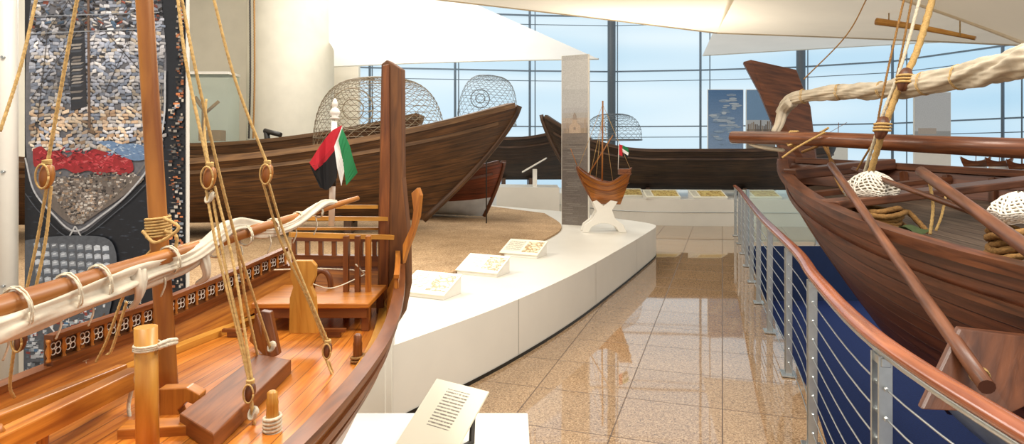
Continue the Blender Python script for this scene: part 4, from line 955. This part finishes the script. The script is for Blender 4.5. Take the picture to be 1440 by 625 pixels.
for q in (.08,.16,.215,.36,.47,.56,.65,.74,.82):
    c=YL.lerp(YR,q); d=(YR-YL).normalized(); R=.056-.042*q
    g=G(); g.coil(c-d*.006-V((0,0,R*.3)),c+d*.006-V((0,0,R*.3)),R,.0022,3,jit=.05)
    g.rope([c-V((0,.03,R*1.2)),c+V((.005,-.03,-R-.035)),c+V((-.008,-.03,-R-.07))],.0025)
    g.obj('sail_tie','ropep',T)
ropes=[
 ([(112,-20,1.6),(92,90,1.6),(66,235,1.6)],.0045),([(66,262,1.6),(50,350,1.6),(22,475,1.6)],.0038),([(72,262,1.6),(62,350,1.6),(30,490,1.6)],.0038),([(22,475,1.6),(14,540,1.62),(20,560,1.64)],.004),
 ([(55,-20,1.5),(30,90,1.45),(0,185,1.4)],.0036),
 ([(248,-20,1.8),(262,90,1.78),(293,235,1.75)],.0045),([(252,-20,1.82),(280,120,1.8),(330,330,1.9),(380,490,2.1)],.0045),
 ([(297,268,1.75),(318,380,1.72),(345,500,1.68),(352,545,1.66)],.0038),([(290,268,1.75),(305,350,1.72),(330,450,1.7),(352,545,1.66)],.0038),([(302,262,1.75),(330,380,1.72),(356,545,1.66)],.0038),
 ([(352,545,1.66),(354,572,1.66),(358,600,1.66),(366,640,1.66)],.005),
 ([(296,-20,1.9),(330,110,1.92),(376,232,1.95)],.0045),([(378,258,1.95),(400,330,2.0),(440,430,2.03),(460,478,2.05)],.004),([(370,258,1.95),(395,340,2.0),(432,420,2.03),(456,480,2.05)],.004),
 ([(462,508,2.05),(470,530,2.05),(485,572,1.98)],.004),([(458,505,2.05),(474,545,2.02),(487,575,1.98)],.004),
 ([(290,140,1.85),(288,190,1.8),(294,235,1.75)],.0036),
 ([(170,425,1.95),(190,380,1.9),(215,350,1.88)],.0045),([(170,425,1.95),(150,480,1.95),(135,510,1.95)],.0045),([(178,425,1.95),(158,490,1.95),(150,500,1.95)],.0045),
 ([(385,380,2.6),(450,378,2.7),(522,382,2.8)],.003),([(522,382,2.8),(470,405,2.6),(440,400,2.5)],.0025),([(500,372,2.7),(520,392,2.75),(515,372,2.8)],.003),
 ([(330,325,2.0),(345,420,2.05),(362,500,2.1)],.0045),
]
for pts,r in ropes:
    g=G(); g.rope([P(*q) for q in pts],r); g.obj('rigging_rope','rope' if r>.0033 else 'ropep',T)
for u,v,d in ((66,248,1.6),(295,250,1.75),(376,245,1.95),(461,493,2.05),(352,552,1.66),(29,480,1.6)):
    c=P(u,v,d); sc=.86 if v<300 else .68
    g=G(); g.lathe([(.004,-.038*sc),(.013*sc,-.031*sc),(.019*sc,-.012*sc),(.020*sc,.008*sc),(.015*sc,.029*sc),(.004,.038*sc)],c,(.15,0,1),n=16); g.obj('pulley_block','oar' if v>300 else 'spar',T)
    g=G(); g.tube([c+V((math.cos(a)*.019*sc,-.020*sc,math.sin(a)*.035*sc)) for a in [math.pi*2*i/20 for i in range(21)]],.0026,n=6); g.obj('block_strop','rope',T)
    g=G(); g.coil(c+V((0,0,.033*sc)),c+V((0,0,.047*sc)),.008,.0034,3); g.obj('block_strop','rope',T)
for u,v,d in ((356,582,1.66),(295,278,1.75),(485,574,1.98),(382,488,2.1),(186,535,1.72)):
    g=G(); c=P(u,v,d); kp=[]
    for k in range(70):
        a=k*.42; kp.append(c+V((math.cos(a+k*.09)*.012,math.sin(a+k*.05)*.009,math.sin(a*1.31)*.013)))
    g.tube(kp,.004,n=6); g.obj('rope_knot','ropep',T)
g=G(); c=P(186,545,1.72); g.rope([c,c+V((-.01,0,-.05)),c+V((.0,-.01,-.08))],.005); g.obj('rope_tail','ropep',T)
g=G(); c=F(487,573,DZ); g.tube([c+V((math.cos(a)*.012,0,.012+math.sin(a)*.012)) for a in [2*math.pi*i/14 for i in range(15)]],.003,n=6); g.obj('ring_bolt','blackr',T)
# flag on pole
FT=thing('flag_on_pole',P(470,312,2.75),'small red green white black flag drooping on white pole','flag')
g=G(); g.tube([P(466,318,2.75),P(470,170,2.75)],.013,n=14); g.obj('pole','whitep',FT)
g=G(); g.lathe([(.015,0),(.022,.006),(.012,.012),(.02,.022),(.022,.034),(.014,.046),(.006,.052),(.014,.06),(.012,.072),(.004,.09)],P(471,168,2.75),n=16); g.obj('finial','whitep',FT)
for a_,b_ in ((262,240),(232,222)): g=G(); g.tube([P(468,a_,2.75),P(468.6,b_,2.75)],.0135,n=14); g.obj('black_band','black',FT)
g=G()
fd=2.72
def strip(top,bot,c,dd=0,n=10):
    def at(pl,t):
        k=t*(len(pl)-1);i=min(int(k),len(pl)-2);f=k-i; return (pl[i][0]*(1-f)+pl[i+1][0]*f,pl[i][1]*(1-f)+pl[i+1][1]*f)
    for i in range(n):
        q=[at(top,i/n),at(top,(i+1)/n),at(bot,(i+1)/n),at(bot,i/n)]
        g.poly([P(u,v,fd+dd+.012*math.sin(u*.25)) for u,v in q],c=hx(c))
strip([(481,176),(466,184),(450,205),(435,229)],[(478,196),(467,208),(455,222),(440,236)],'#c22030')
strip([(478,196),(467,208),(455,222),(440,236)],[(476,206),(467,216),(456,230),(443,240)],'#b01c2a')
strip([(476,206),(467,216),(456,230),(436,234)],[(474,250),(467,262),(460,268),(450,264)],'#151517',.0)
strip([(481,178),(486,196),(490,210)],[(470,206),(474,236),(480,262)],'#f2f0ea',-.012)
strip([(481,180),(492,205),(497,225),(503,243)],[(476,198),(482,226),(485,248),(487,261)],'#23804c',-.02)
g.obj('flag_cloth','flag',FT,vc=True)
# ================================================================= LIGHTS
def area(loc,size,power,colr,rot=(0,0,0),name='ceiling_and_fill_lamp'):
    l=bpy.data.lights.new(name,'AREA'); l.energy=power; l.color=colr; l.size=size; o=bpy.data.objects.new(name,l); o.location=loc; o.rotation_euler=rot
    bpy.context.collection.objects.link(o)
area((-1.5,1.0,4.2),1.0,125,(1,.91,.78),(0.15,0,0))
area((1.0,3.5,4.6),1.2,85,(1,.94,.85))
area((-2.6,5.4,4.1),1.3,170,(1,.92,.8),(0.45,0,0))
area((2.2,2.2,4.2),1.2,135,(1,.93,.82),(0.1,.3,0))
area((2.2,9.5,4.6),2,105,(1,.94,.86))
area((-4,12,6),3,260,(1,.95,.88))
area((-2.5,14.5,8.5),3,450,(1,.98,.94))  # unseen fill light added above the canopy sails to brighten their cloth
w=bpy.data.worlds.new('hall_ambience'); bpy.context.scene.world=w; w.use_nodes=True
bg=w.node_tree.nodes['Background']; bg.inputs[0].default_value=(1.0,.97,.93,1); bg.inputs[1].default_value=.78
# ================================================================= CAMERA
cd=bpy.data.cameras.new('camera'); cam=bpy.data.objects.new('camera',cd); bpy.context.collection.objects.link(cam)
cam.location=(0,0,EYE); cam.rotation_euler=(math.pi/2,0,0); cd.sensor_width=36; cd.lens=36*FPX/1440; cd.shift_y=-(312.5-HZ)/1440; cd.clip_start=.05
bpy.context.scene.camera=cam
bpy.context.scene.view_settings.view_transform='Standard'
